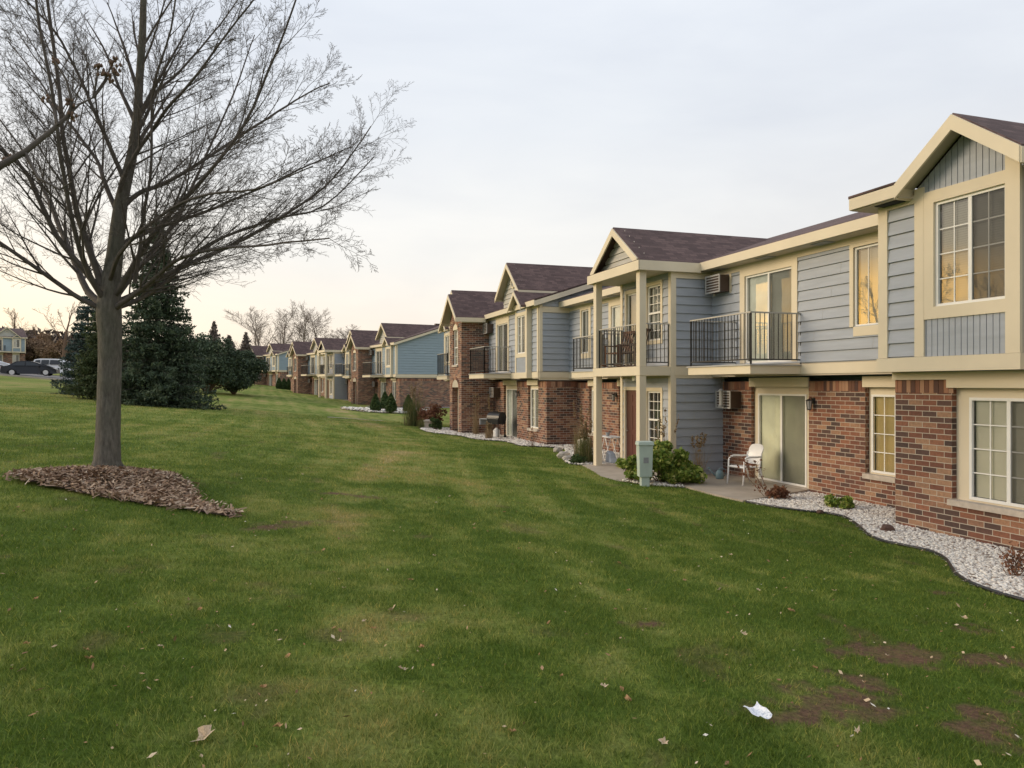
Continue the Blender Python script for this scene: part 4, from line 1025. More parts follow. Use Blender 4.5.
def blade_mat():
    m, t, b = new_mat('grass_blades')
    aD = N(t, 'ShaderNodeAttribute', attribute_name='dry'); aB = N(t, 'ShaderNodeAttribute', attribute_name='dirt'); rn = N(t, 'ShaderNodeAttribute', attribute_name='rnd')
    d = mth(t, 'ADD', aD.outputs['Fac'], mth(t, 'MULTIPLY', mth(t, 'SUBTRACT', rn.outputs['Fac'], .5), .5))
    c = lawn_color(t, d, mth(t, 'MULTIPLY', aB.outputs['Fac'], .6))
    c = mixc(t, 1, c, ramp(t, rn.outputs['Fac'], [(0, (.9,)*3), (.5, (1.25,)*3), (.93, (1.5, 1.45, 1.3)), (1, (2.4, 1.9, 1.6))]), 'MULTIPLY')
    t.links.new(c, b.inputs['Base Color']); b.inputs['Roughness'].default_value = .55; b.inputs['Specular IOR Level'].default_value = .25
    tr = N(t, 'ShaderNodeBsdfTranslucent'); t.links.new(c, tr.inputs[0]); mx = N(t, 'ShaderNodeMixShader'); mx.inputs[0].default_value = .3
    t.links.new(b.outputs[0], mx.inputs[1]); t.links.new(tr.outputs[0], mx.inputs[2]); t.links.new(mx.outputs[0], t.nodes['Material Output'].inputs[0])
    return m
M['blade'] = blade_mat()
r = np.random.default_rng(5)
allX, allY, allS = [], [], []
for d0, d1, dens, sz in ((2.0, 4.5, 8500, 1.0), (4.5, 7, 5200, 1.15), (7, 11, 2700, 1.4), (11, 17, 1100, 1.9), (17, 27, 420, 2.6), (27, 45, 120, 3.6)):
    n = int((d1*d1-d0*d0)*.92*dens)
    d = np.sqrt(r.uniform(d0*d0, d1*d1, n)); u = r.uniform(-.92, .92, n)
    allX.append(d*(u*.9487+.3162)); allY.append(d*(.9487-u*.3162)); allS.append(np.full(n, sz))
X = np.concatenate(allX); Y = np.concatenate(allY); Sz = np.concatenate(allS)
keep = (X < 10.3) & ~((X > 9.4) & (Y < 14) & inpoly(X, Y, BED1))
for P_ in (BED1, PATIO, BED2, PORCH, BED3): keep &= ~inpoly(X, Y, P_)
keep &= ~(inpoly(X, Y, MU) & (r.random(len(X)) < .97))
X, Y, Sz = X[keep], Y[keep], Sz[keep]
dr_, di_ = lawn_tone(X, Y)
keep = r.random(len(X)) > di_*.82
clump = vnoise(X*4, Y*4)*.4+vnoise(X*9, Y*9)*.3+vnoise(X*23+5, Y*23)*.3
keep &= r.random(len(X)) < (.25+1.25*clump)
X, Y, Sz, dr_, di_, clump = (v[keep] for v in (X, Y, Sz, dr_, di_, clump)); n = len(X)
H_ = (.013+.022*r.random(n)+.036*clump**2)*(.75+.25*Sz)*(1-.45*di_); Wd = (.0019+.0011*r.random(n))*Sz
a = r.uniform(0, 6.28, n); le = r.normal(0, .55, (n, 2))*H_[:, None]
Z = ground(X, Y)-.003
p0 = np.stack([X-np.cos(a)*Wd, Y-np.sin(a)*Wd, Z], 1); p1 = np.stack([X+np.cos(a)*Wd, Y+np.sin(a)*Wd, Z], 1); p2 = np.stack([X+le[:, 0], Y+le[:, 1], Z+H_], 1)
V = np.stack([p0, p1, p2], 1).reshape(-1, 3); rn = r.random(n)
print('blades', n)
tag(np_mesh('lawn_grass', V, 3, M['blade'], attrs={'dry': np.repeat(dr_, 3), 'dirt': np.repeat(di_, 3), 'rnd': np.repeat(rn, 3)}), kind='stuff')

# fallen leaves, bigger ones each an object
M['leaf'] = simple('dry_leaf', (.42, .24, .11), .8, .3, 9)
M['leaf_pale'] = simple('pale_dry_leaf', (.55, .42, .28), .8, .25, 9)
def leaf_mesh(seed, sz):
    rr = random.Random(seed); m = MB(); pts = []
    for k in range(11):
        an = k*2*math.pi/11; rad = sz*(1 if k % 2 == 0 else .5)*rr.uniform(.7, 1.1); pts.append((math.cos(an)*rad, math.sin(an)*rad*.75, rr.uniform(.15, .75)*sz))
    m.add([(0, 0, sz*.1)]+pts, [(0, k+1, (k+1) % 11+1) for k in range(11)])
    return m
def g_at(px, py):
    """where a pixel's view ray meets the lawn (used once, to lay small litter on the ground)"""
    u = (px-512)/750; v = (385-py)/750
    for d in np.arange(2, 60, .02):
        x, y = d*(u*.9487+.3162), d*(.9487-u*.3162)
        if 2.45+v*d < gz(x, y): return x, y
    return None
lv = [leaf_mesh(k, 1).build('fallen_leaf', M['leaf'] if k % 2 else M['leaf_pale']) for k in range(4)]
for o in lv: tag(o, 'small curled dry brown leaf lying on the lawn', 'leaf', 'fallen leaves on the lawn')
rr = random.Random(3)
LP = [(.95, 5.75, 1.6), (1.0, 4.9, .9), (-.25, 3.75, 2.0), (-.95, 4.9, 1.1), (-.15, 3.3, 1.0), (1.2, 3.6, .9), (.8, 4.5, 1.0), (4.5, 5.6, 1.4), (5.6, 6.3, 1.2), (2.0, 3.9, 1.2), (1.95, 4.1, 1.0), (2.1, 5.4, .8), (4.3, 6.4, 1.1), (3.8, 7.6, 1.0), (5.6, 8.1, 1.0), (3.3, 6.4, .9), (2.75, 9.9, 1.2), (3.6, 11.2, 1.0), (6.2, 5.3, 1.2)]
for k in range(70):
    dd = 3+rr.random()**1.5*14; u = rr.uniform(-.75, .75); LP.append((dd*(u*.9487+.3162), dd*(.9487-u*.3162), rr.uniform(.45, 1.0)))
for k, (x, y, s_) in enumerate(LP):
    if x > 7.4 or (x > 9): continue
    o = lv[k] if k < 4 else lv[k % 4].copy()
    if k >= 4: C.objects.link(o)
    o.location = (x, y, gz(x, y)+.012); o.scale = (s_*.034,)*3; o.rotation_euler = (rr.uniform(-.4, .4), rr.uniform(-.4, .4), rr.uniform(0, 6.28))
r = np.random.default_rng(15); n = 4200
d_ = 2.6+15*r.random(n)**1.3; u = r.uniform(-.85, .85, n); X = d_*(u*.9487+.3162); Y = d_*(.9487-u*.3162)
_, di_ = lawn_tone(X, Y); k = (X < 9.6) & ~inpoly(X, Y, BED1) & ~inpoly(X, Y, PATIO) & (r.random(n) < .12+.4*fbm(X*.8, Y*.8, 3)+di_); X, Y = X[k], Y[k]; n = len(X)
a = r.uniform(0, 6.28, n); s_ = r.uniform(.004, .013, n)*(.6+r.random(n)); q = r.uniform(.3, .9, n)
P0 = np.stack([X, Y, ground(X, Y)+r.uniform(.015, .04, n)], 1); A = np.stack([np.cos(a)*s_, np.sin(a)*s_, r.normal(0, .4, n)*s_], 1)*1.5; B = np.stack([-np.sin(a)*s_*q, np.cos(a)*s_*q, r.normal(0, .3, n)*s_], 1)
M['litter'] = island('leaf_crumbs', [(0, (.17, .09, .045)), (.4, (.30, .17, .08)), (.7, (.45, .32, .18)), (.92, (.60, .50, .36)), (1, (.75, .70, .60))], .85)
tag(np_mesh('leaf_litter', np.stack([P0-A, P0-B, P0+A*.9, P0+B], 1).reshape(-1, 3), 4, M['litter']), kind='stuff')
# scrap of paper
x, y = 2.62, 3.55
m = MB(); nu = 8
hh = lambda i, j: .006*math.sin(i*1.1)+.006*math.cos(j*1.7+i*.4)+(.010 if i in (0, nu) else 0)
vs = [((i/nu-.5)*.105, (j/5-.5)*.12+.012*math.sin(i*.8), .068+hh(i, j)) for j in range(6) for i in range(nu+1)]
m.add(vs, [(j*(nu+1)+i, j*(nu+1)+i+1, (j+1)*(nu+1)+i+1, (j+1)*(nu+1)+i) for j in range(5) for i in range(nu)])
mp_, t, b = new_mat('printed_paper')
c = ramp(t, noise(t, 45, 3), [(.52, (.80, .80, .80)), (.56, (.35, .40, .50)), (.6, (.78, .78, .78))]); t.links.new(c, b.inputs['Base Color'])
o = m.build('paper_scrap', mp_); o.location = (x, y, gz(x, y)); o.rotation_euler = (R(10), 0, R(8)); tag(o, 'crumpled white paper scrap lying on the grass near the dirt patches', 'litter')
# ------------------------------------------------------------------ bare trees
def bark_mat(name, lo, hi, scale=26):
    m, t, b = new_mat(name)
    tcn = N(t, 'ShaderNodeTexCoord'); mpn = N(t, 'ShaderNodeMapping'); t.links.new(tcn.outputs['Object'], mpn.inputs[0]); mpn.inputs['Scale'].default_value = (1, 1, .22)
    f = noise(t, scale, 6, mpn.outputs[0], .7); f2 = noise(t, 2.5, 4, tcn.outputs['Object'])
    c = ramp(t, f, [(.3, lo), (.55, tuple((a+b_)/2 for a, b_ in zip(lo, hi))), (.75, hi)])
    c = mixc(t, ramp(t, f2, [(.45, (0, 0, 0)), (.7, (.5,)*3)]), c, (.085, .09, .06))
    t.links.new(c, b.inputs['Base Color']); b.inputs['Roughness'].default_value = .95; b.inputs['Specular IOR Level'].default_value = .15
    bump(t, b, f, 1.0, .05)
    return m
M['bark'] = bark_mat('grey_bark', (.085, .076, .064), (.235, .215, .18))
M['twig'] = simple('twig_bark', (.095, .080, .070), .9, .25, 9)
M['bark_far'] = simple('far_bark', (.25, .205, .18), .95, .2, 2)
M['bark_warm'] = simple('brownish_bark', (.15, .095, .065), .95, .2, 2)
class Limbs:
    """collects tapered limbs as prism tubes with few sides"""
    def __init__(s): s.V = []; s.T = []; s.n = 0; s.tw = []
    def tube(s, P, Rr, k):
        P = np.asarray(P, float); m = len(P)
        D = np.gradient(P, axis=0); D /= np.maximum(np.linalg.norm(D, axis=1, keepdims=True), 1e-9)
        ref = np.array([.3, .9, .05]) if abs(D[0][2]) > .8 else np.array([0, 0, 1.0])
        A = np.cross(D, ref); A /= np.maximum(np.linalg.norm(A, axis=1, keepdims=True), 1e-9); B = np.cross(D, A)
        th = np.arange(k)*2*math.pi/k
        ring = P[:, None]+(A[:, None]*np.cos(th)[None, :, None]+B[:, None]*np.sin(th)[None, :, None])*np.asarray(Rr)[:, None, None]
        s.V.append(ring.reshape(-1, 3))
        i = np.arange(m-1)[:, None]*k+np.arange(k)[None]; j = np.arange(m-1)[:, None]*k+(np.arange(k)[None]+1) % k
        q = np.stack([i, j, j+k, i+k], 2).reshape(-1, 4)+s.n
        s.T.append(q); s.n += m*k
    def flush(s):
        if not s.tw: return
        P0 = np.array([t[0] for t in s.tw]); D = np.array([t[1] for t in s.tw]); ln = np.array([t[2] for t in s.tw])[:, None]; rd = np.array([t[3] for t in s.tw]); up = np.array([t[4] for t in s.tw])
        g_ = np.random.default_rng(len(s.tw)); n = len(P0)
        bend = g_.normal(0, .10, (n, 3)); bend[:, 2] += up*.9
        P1 = P0+D*ln*.5; D2 = D+bend; D2 /= np.linalg.norm(D2, axis=1, keepdims=True); P2 = P1+D2*ln*.5
        A = np.cross(D, [.31, .17, .93]); A /= np.maximum(np.linalg.norm(A, axis=1, keepdims=True), 1e-9); B = np.cross(A, D)
        th = np.arange(3)*2*math.pi/3
        off = A[:, None]*np.cos(th)[None, :, None]+B[:, None]*np.sin(th)[None, :, None]
        V = np.stack([P0[:, None]+off*rd[:, None, None], P1[:, None]+off*rd[:, None, None]*.8, P2[:, None]+off*rd[:, None, None]*.5], 1).reshape(-1, 3)
        q = np.array([(i*3+j, i*3+(j+1) % 3, (i+1)*3+(j+1) % 3, (i+1)*3+j) for i in range(2) for j in range(3)])
        s.V.append(V); s.T.append((q[None]+np.arange(n)[:, None, None]*9).reshape(-1, 4)+s.n); s.n += n*9; s.tw = []
    def build(s, name, mat, par):
        s.flush()
        return np_idx_mesh(name, np.concatenate(s.V), np.concatenate(s.T), mat, par, smooth=True)
def grow(L, R_, p, d, ln, rad, lvl, maxl, up=.25, wig=.12, sides=(6, 5, 4, 3, 3), kids=(9, 8, 6, 4), spread=.75, shrink=.45, minr=.0022):
    if lvl >= maxl:
        L.tw.append((p, d/np.linalg.norm(d), ln, max(minr, rad*.7), up)); return
    n = max(4, int(5+ln*2))
    P = [p]; D = [d]; q = d/np.linalg.norm(d)
    seg = ln/n; bend = R_.normal(0, wig, 3)
    for i in range(n):
        q = q+R_.normal(0, wig, 3)*.55+bend*.25+np.array([0, 0, up*.28]); q /= np.linalg.norm(q)
        P.append(P[-1]+q*seg); D.append(q)
    t = np.linspace(0, 1, n+1); Rr = np.maximum(rad*(1-.82*t**.9), minr)
    L.tube(P, Rr, sides[min(lvl, len(sides)-1)])
    if lvl >= maxl: return
    side_branches(L, R_, np.array(P), np.array(D), Rr, ln, lvl, maxl, up, wig, sides, kids, spread, shrink, minr)
def side_branches(L, R_, P, D, Rr, ln, lvl, maxl, up, wig, sides, kids, spread, shrink, minr, t0=.22):
    nk = kids[min(lvl, len(kids)-1)]; n = len(P)-1
    ts = t0+(1-t0)*((np.arange(nk)+R_.uniform(0, 1, nk))/nk)
    ph = R_.uniform(0, 6.28)
    for k, t in enumerate(ts):
        i = min(int(t*n), n-1); f = t*n-i; p = P[i]*(1-f)+P[i+1]*f; d = D[min(i+1, n)]; d = d/np.linalg.norm(d)
        a = np.cross(d, [0, 0, 1.0]) if abs(d[2]) < .95 else np.array([1.0, 0, 0]); a /= np.linalg.norm(a); b_ = np.cross(a, d)
        an = ph+k*math.pi*.97+R_.normal(0, .45)
        w = a*math.cos(an)+b_*math.sin(an)*.75
        sp = spread*(1+.2*lvl)*R_.uniform(.7, 1.25)
        nd = d*math.cos(sp)+w*math.sin(sp)
        r0 = Rr[min(i, len(Rr)-1)]*R_.uniform(.34, .56)
        l0 = ln*shrink*R_.uniform(.6, 1.15)*(1.15-.55*t)
        grow(L, R_, p, nd, l0, r0, lvl+1, maxl, up, wig, sides, kids, spread, shrink, minr)

# the big tree on the left: limbs laid out as seen, each with its own depth
def big_tree():
    bx, by = TREE; b0 = gz(bx, by)+.08
    root = thing('bare_tree', 'large leafless tree standing in the mulch ring on the left', 'tree', (bx, by, b0))
    sc = 11.7/750
    Rv = np.array([.9487, -.3162, 0]); Fv = np.array([.3162, .9487, 0])
    base_py = 385+(2.45-b0)/sc
    def w(px, py, dep): return Rv*(px-106)*sc*(1+dep*.0)+Fv*dep+np.array([0, 0, (base_py-py)*sc])
    T = Limbs(); R_ = np.random.default_rng(21)
    tp = [(106, 484, 0, .30), (106, 477, 0, .24), (106, 468, 0, .205), (107, 440, 0, .176), (108, 400, 0, .170), (109, 360, 0, .166), (109, 335, 0, .170), (108, 318, 0, .182), (108, 305, 0, .175), (109, 285, .02, .142), (112, 260, .04, .122), (114, 235, .06, .112), (117, 205, .08, .100), (122, 180, .1, .086), (127, 155, .12, .075), (132, 120, .12, .066), (135, 80, .1, .058), (138, 35, .1, .054), (141, -20, .05, .042), (146, -80, 0, .03), (150, -140, -.05, .018)]
    P = np.array([w(a, b, c_) for a, b, c_, r in tp]); Rr = np.array([r for *_, r in tp])
    for k in range(7):
        an = k*.9+.3; c_, s_ = math.cos(an), math.sin(an)
        T.tube([(.10*c_, .10*s_, .34), (.17*c_, .17*s_, .14), (.27*c_, .27*s_, .03), (.42*c_, .42*s_, -.06)], [.055, .062, .05, .03], 7)
    T.tube(P, Rr, 20)
    trunk = T.build('trunk', M['bark'], root)
    L = Limbs()
    D = np.gradient(P, axis=0)
    kw = dict(up=.11, wig=.07, sides=(6, 5, 4, 3, 3), kids=(13, 8, 6, 3), spread=.60, shrink=.46, minr=.0020)
    side_branches(L, R_, P[13:], D[13:], Rr[13:], 4.2, 0, 4, t0=.1, **{**kw, 'kids': (15, 8, 6, 4)})
    limbs = [
     ([(105, 300, 0), (96, 268, -.1), (85, 225, -.3), (81, 176, -.5), (78, 117, -.7), (75, 39, -.9), (70, -40, -1.1), (66, -110, -1.2)], .085),
     ([(104, 308, 0), (78, 289, .2), (51, 250, .5), (23, 211, .9), (0, 180, 1.2), (-50, 120, 1.8), (-100, 70, 2.3)], .088),
     ([(104, 303, 0), (90, 275, -.2), (70, 242, -.5), (59, 203, -.8), (51, 180, -1.0), (20, 152, -1.4), (-10, 120, -1.8), (-70, 50, -2.4)], .078),
     ([(104, 312, 0), (80, 298, -.3), (45, 268, -.8), (10, 245, -1.2), (-40, 225, -1.9), (-90, 205, -2.4)], .062),
     ([(115, 212, .05), (100, 185, .2), (82, 156, .5), (43, 113, .8), (16, 86, 1.1), (-15, 50, 1.4), (-60, 5, 1.8)], .060),
     ([(122, 180, .1), (112, 150, -.1), (103, 120, -.3), (90, 86, -.4), (74, 51, -.6), (39, 12, -.8), (10, -30, -1)], .055),
     ([(130, 140, .1), (146, 94, .4), (176, 59, .7), (211, 0, 1.2), (240, -50, 1.5)], .045),
     ([(118, 200, .08), (130, 180, -.1), (156, 156, -.4), (195, 129, -.8), (240, 102, -1.2), (290, 62, -1.6), (330, 30, -1.9)], .058),
     ([(116, 214, .06), (135, 195, .2), (168, 176, .5), (211, 137, 1.0), (262, 92, 1.5), (300, 60, 1.9), (330, 40, 2.2)], .062),
     ([(110, 300, 0), (125, 289, -.1), (156, 254, -.3), (188, 227, -.5), (240, 191, -.8), (290, 148, -1.1), (330, 90, -1.4), (366, 25, -1.7)], .078),
     ([(110, 306, 0), (130, 297, .2), (172, 270, .6), (240, 236, 1.2), (300, 195, 1.8), (355, 150, 2.3), (405, 85, 2.7)], .080),
     ([(110, 312, 0), (135, 302, -.2), (170, 285, -.5), (205, 268, -.9), (260, 260, -1.4), (325, 262, -2.0), (392, 262, -2.6)], .068),
     ([(110, 310, 0), (128, 303, .2), (160, 284, .5), (212, 238, .9), (285, 205, 1.4), (345, 185, 1.9), (412, 120, 2.4)], .066),
     ([(150, 287, -.4), (158, 262, -.5), (164, 234, -.6), (184, 176, -.9), (192, 117, -1.1), (219, 66, -1.4), (238, 10, -1.7), (262, -45, -1.9)], .046),
     ([(109, 305, .05), (118, 275, .5), (130, 240, 1.1), (142, 190, 1.8), (160, 120, 2.4), (185, 40, 2.9), (205, -40, 3.3)], .075),
     ([(107, 305, -.05), (100, 270, -.6), (104, 220, -1.2), (112, 150, -1.8), (108, 60, -2.2), (120, -30, -2.6)], .070),
     ([(106, 308, .05), (85, 285, .6), (60, 262, 1.3), (30, 235, 2.0), (5, 190, 2.6), (-30, 150, 3.1)], .066),
     ([(112, 250, .04), (140, 225, .6), (185, 200, 1.3), (240, 165, 2.0), (300, 128, 2.6), (350, 100, 3.0)], .055),
     ([(109, 285, .0), (140, 262, -.7), (190, 238, -1.3), (250, 222, -1.8), (320, 222, -2.3), (380, 210, -2.8)], .052)]
    for li, (pts, r0) in enumerate(limbs):
        r0 *= .68; kx = .88 if li in (11, 18) else .80 if li in (10, 12) else .86; pts = [(106+(q[0]-106)*(kx if q[0] > 106 else .95), q[1], q[2]*.8) for q in pts]
        Q = np.array([w(*q) for q in pts])
        # resample smoothly
        tt = np.linspace(0, len(Q)-1, (len(Q)-1)*4+1); S_ = []
        for t in tt:
            i = min(int(t), len(Q)-2); f = t-i; p0 = Q[max(i-1, 0)]; p1 = Q[i]; p2 = Q[i+1]; p3 = Q[min(i+2, len(Q)-1)]
            S_.append(.5*((2*p1)+(-p0+p2)*f+(2*p0-5*p1+4*p2-p3)*f*f+(-p0+3*p1-3*p2+p3)*f**3))
        S_ = np.array(S_); S_[2:] += np.cumsum(R_.normal(0, .006, S_[2:].shape), axis=0)
        ln = np.linalg.norm(np.diff(S_, axis=0), axis=1).sum()
        Rr = r0*(1-.88*np.linspace(0, 1, len(S_))**.8)+.003
        L.tube(S_, Rr, 8)
        Dd = np.gradient(S_, axis=0)
        side_branches(L, R_, S_, Dd, Rr, ln*.62, 0, 4, t0=.18, **{**kw, 'kids': (int(9+ln*2.7), 8, 6, 4)})
    L.build('branches', M['bark'] if False else M['twig'], root)
    print('tree verts', L.n)
big_tree()

def make_bare(name, seed, h, trunk_r, forks=6, mat='bark_far', spread=.6, kids=(7, 6, 5), maxl=3, minr=.012, up=.3, label=None, loc=(0, 0, 0), group=None, low=.18):
    root = thing(name, label, 'tree', loc, 0, group)
    R_ = np.random.default_rng(seed)
    T = Limbs(); n = 7
    P = [np.array([0, 0, -.3])]; q = np.array([0, 0, 1.0])
    for i in range(n): q = q+R_.normal(0, .05, 3); q[2] = 1; q /= np.linalg.norm(q); P.append(P[-1]+q*h*.8/n)
    Rr = trunk_r*(1-.8*np.linspace(0, 1, n+1)); T.tube(P, Rr, 7); T.build('trunk', M[mat], root)
    L = Limbs(); P = np.array(P); D = np.gradient(P, axis=0)
    side_branches(L, R_, P, D, Rr, h*.85, 0, maxl, up, .12, (5, 4, 3, 3), (forks,)+tuple(kids), spread, .5, minr, t0=low)
    L.build('branches', M[mat], root)
    return root
# tree just outside the left edge whose budding branch reaches into the picture
def edge_tree():
    bx, by = -3.6, 4.6; b0 = gz(bx, by)
    root = thing('bare_tree', 'knobbly budding branch reaching in from the left edge, in front of the large tree', 'tree', (bx, by, b0))
    T = Limbs(); T.tube([(0, 0, -.2), (0, 0, .4), (.05, 0, 1.6), (.02, .05, 2.6), (-.1, .1, 3.8), (-.2, 0, 5.2), (-.2, 0, 6.4)], [.17, .13, .115, .10, .075, .045, .02], 12)
    T.build('trunk', M['bark'], root)
    R_ = np.random.default_rng(4); L = Limbs()
    def wp(px, py, d):
        u = (px-512)/750; v = (385-py)/750
        return np.array([d*(u*.9487+.3162)-bx, d*(.9487-u*.3162)-by, 2.45+v*d-b0])
    Q = [np.array([.03, 0, 2.3]), wp(-40, 195, 5.2), wp(0, 166, 5.3), wp(25, 152, 5.35), wp(50, 132, 5.4), wp(68, 116, 5.45), (wp(72, 103, 5.45))]
    L.tube(Q, [.05, .034, .026, .021, .017, .013, .011], 8)
    L.tube([Q[3], wp(38, 178, 5.3), wp(60, 190, 5.25), wp(72, 182, 5.25)], [.013, .01, .007, .005], 6)
    for a, b_ in ((Q[5], wp(93, 98, 5.5)), (wp(93, 98, 5.5), wp(98, 68, 5.5)), (wp(93, 98, 5.5), wp(108, 78, 5.5)), (wp(58, 125, 5.4), wp(48, 100, 5.4)), (wp(93, 98, 5.5), wp(114, 60, 5.5)), (Q[6], wp(55, 62, 5.4))):
        L.tube([a, (a+b_)/2+R_.normal(0, .01, 3), b_], [.010, .008, .006], 5)
    grow(L, R_, np.array([-.1, .1, 3.6]), np.array([-.6, .2, .7]), 2.2, .05, 0, 3); grow(L, R_, np.array([-.05, .1, 3.0]), np.array([-.3, -.8, .6]), 2.0, .05, 0, 3); grow(L, R_, np.array([-.2, 0, 4.8]), np.array([-.5, .5, .9]), 2.0, .04, 0, 3)
    L.build('branches', M['twig'], root)
    Bm = MB()
    for px, py in ((70, 104), (55, 62), (98, 66), (108, 78), (114, 60), (103, 74), (116, 72), (48, 100), (72, 116), (5, 160)):
        for k in range(9):
            c_ = wp(px, py, 5.45)+R_.normal(0, .016, 3); s_ = .012
            Bm.tube([c_+np.array([0, 0, -s_]), c_, c_+np.array([0, 0, s_*1.3])], [s_*.4, s_, s_*.3], 5)
    Bm.build('buds', M['bark_warm'], root, smooth=True)
edge_tree()

# far leafless trees
GF = 'leafless trees beyond the far end of the row'
protoA = make_bare('bare_tree', 31, 18, .30, 14, 'bark_far', .62, (10, 9, 8), 3, .020, .22)
protoB = make_bare('bare_tree', 32, 17, .28, 14, 'bark_far', .72, (10, 9, 8), 3, .020, .18)
def at(px, d): u = (px-512)/750; return d*(u*.9487+.3162), d*(.9487-u*.3162)
def place(o, px, d, s=1, rz=0, label=None, group=None, dz=0):
    x, y = at(px, d); o.location = (x, y, gz(x, y)+dz); o.scale = (s, s, s) if isinstance(s, (int, float)) else s; o.rotation_euler = (0, 0, rz)
    if label: o['label'] = label
    if group: o['group'] = group
    return o
farT = [(262, 165, (1.5, 1.5, .95), 'tall pale leafless tree, leftmost of the crowns above the farthest brown roof'), (283, 172, (1.6, 1.6, 1.08), 'tall leafless tree rising straight behind the farthest light-blue end wall'),
        (303, 168, (1.5, 1.5, .98), 'tall leafless tree above the dark brick building, third of the far crowns'), (322, 176, (1.6, 1.6, 1.02), 'tall leafless tree right of centre in the far crowns'),
        (342, 170, (1.5, 1.5, .8), 'lower leafless tree, rightmost far crown touching the grey roof ridge')]
for k, (px, d, s_, lb) in enumerate(farT):
    o = (protoA if k == 0 else protoB) if k < 2 else copy_tree(protoA if k % 2 == 0 else protoB)
    place(o, px, d, s_, k*1.3, lb, GF)
protoC = make_bare('bare_tree', 33, 11, .26, 8, 'bark_warm', .75, (7, 6, 5), 3, .02, .22, low=.25)
place(protoC, 14, 165, 1.25, 0, 'leafless tree standing behind the brick house at the left edge', 'leafless trees behind the car park')
o = copy_tree(protoC); place(o, 62, 100, 1.0, 2, 'leafless reddish tree behind the parked cars, beside the blue-green spruce', 'leafless trees behind the car park')
o = copy_tree(protoC); place(o, 40, 175, 1.0, 4, 'small leafless tree between the brick house and the reddish tree', 'leafless trees behind the car park')
# trees further left: they stand beside the lawn and mirror in the windows
for k, (x, y, s_) in enumerate(((-52, 66, 1.1), (-60, 84, 1.2), (-44, 52, .9), (-66, 60, 1.3))):
    o = copy_tree(protoC); o.location = (x, y, gz(x, y)); o.scale = (s_,)*3; o.rotation_euler = (0, 0, k*1.7)
    o['label'] = ('middle', 'second farthest', 'nearest', 'farthest')[k]+' of the leafless trees standing on the slope left of the photo'; o['group'] = 'leafless trees outside the left edge'

# ------------------------------------------------------------------ leaf masses
def leaf_quads(C_, size, R_, flat=0, elong=1.6):
    n = len(C_); a = R_.normal(0, 1, (n, 3)); a /= np.linalg.norm(a, axis=1, keepdims=True)
    b = np.cross(a, R_.normal(0, 1, (n, 3))); b /= np.linalg.norm(b, axis=1, keepdims=True)
    s_ = (size*R_.uniform(.6, 1.4, n))[:, None]
    a = a*s_*elong*.5; b = b*s_*.5
    return np.stack([C_-a-b*.4, C_+b, C_+a, C_-b], 1).reshape(-1, 3)
M['spruce'] = island('spruce_needles', [(0, (.026, .042, .024)), (.4, (.046, .070, .040)), (.8, (.080, .112, .062)), (1, (.13, .155, .09))], .8, .1)
M['spruce_blue'] = island('blue_spruce_needles', [(0, (.028, .046, .040)), (.4, (.050, .078, .068)), (.8, (.085, .12, .105)), (1, (.12, .155, .14))], .8, .1)
M['spruce_green'] = island('green_spruce_needles', [(0, (.032, .048, .018)), (.4, (.055, .078, .028)), (.8, (.088, .11, .045)), (1, (.12, .14, .06))], .8, .1)
def conifer(name, h, rad, seed, mat, label, px, d, group=None, n_lay=30, per=13, leaf=.11, droop=.22, base_z=.15, fill=62, shape=.9, lean=0):
    x, y = at(px, d); root = thing(name, label, 'tree', (x, y, gz(x, y)), 0, group)
    T = Limbs(); T.tube([(0, 0, -.3), (0, 0, h*.5), (lean, 0, h*.97)], [rad*.055, rad*.035, .02], 8); T.build('trunk', M['bark'], root)
    R_ = np.random.default_rng(seed); B = Limbs(); pts = []
    for i in range(n_lay):
        f = (i+R_.uniform(0, .7))/n_lay; zz = base_z+(h-base_z)*f
        rr_ = rad*(1-f)**shape+.06
        m_ = max(4, int(per*(1-f*.55)))
        for k in range(m_):
            an = 6.283*k/m_+R_.uniform(0, .9)+i; L_ = rr_*R_.uniform(.62, 1.12)
            t = np.linspace(0, 1, 7); out = L_*t; zc = zz+.28*L_*t*.6-droop*L_*(t**1.3)*1.5+droop*L_*.55*t**3
            P = np.stack([np.cos(an)*out+lean*f, np.sin(an)*out, zc], 1)
            B.tube(P, .022*rad/3*(1-t*.8)+.004, 3)
            nf = int(fill*(L_/rad)**1.1)+9
            tt = R_.uniform(.12, 1, nf)**.75; wdt = .20*L_*(1.05-tt)+.05
            q = np.stack([np.interp(tt, t, P[:, j]) for j in range(3)], 1)
            sd_ = R_.normal(0, 1, nf)*wdt; q[:, 0] += -np.sin(an)*sd_; q[:, 1] += np.cos(an)*sd_; q[:, 2] += -np.abs(R_.normal(0, .10+.03*L_, nf))-.12*np.abs(sd_)+.04
            pts.append(q)
    B.build('branches', M['twig'], root)
    Cc = np.concatenate(pts)
    np_mesh('crown', leaf_quads(Cc, leaf, R_, elong=3.4), 4, M[mat], root)
    return root
conifer('spruce_tree', 10.3, 3.1, 1, 'spruce', 'tall dark spruce rising behind the bare tree trunk, biggest evergreen', 157, 40, n_lay=44, per=15, leaf=.066, fill=170, shape=.88, droop=.3)
conifer('spruce_tree', 6.6, 2.1, 2, 'spruce_blue', 'blue-green spruce on the left of the evergreen clump, nearest the parked cars', 88, 47, n_lay=24, per=12, leaf=.066, fill=130, shape=.75)
conifer('spruce_tree', 5.4, 1.9, 3, 'spruce_green', 'shorter yellowish-green spruce just left of the bare trunk', 101, 42, n_lay=22, per=12, leaf=.062, fill=130, shape=.7)
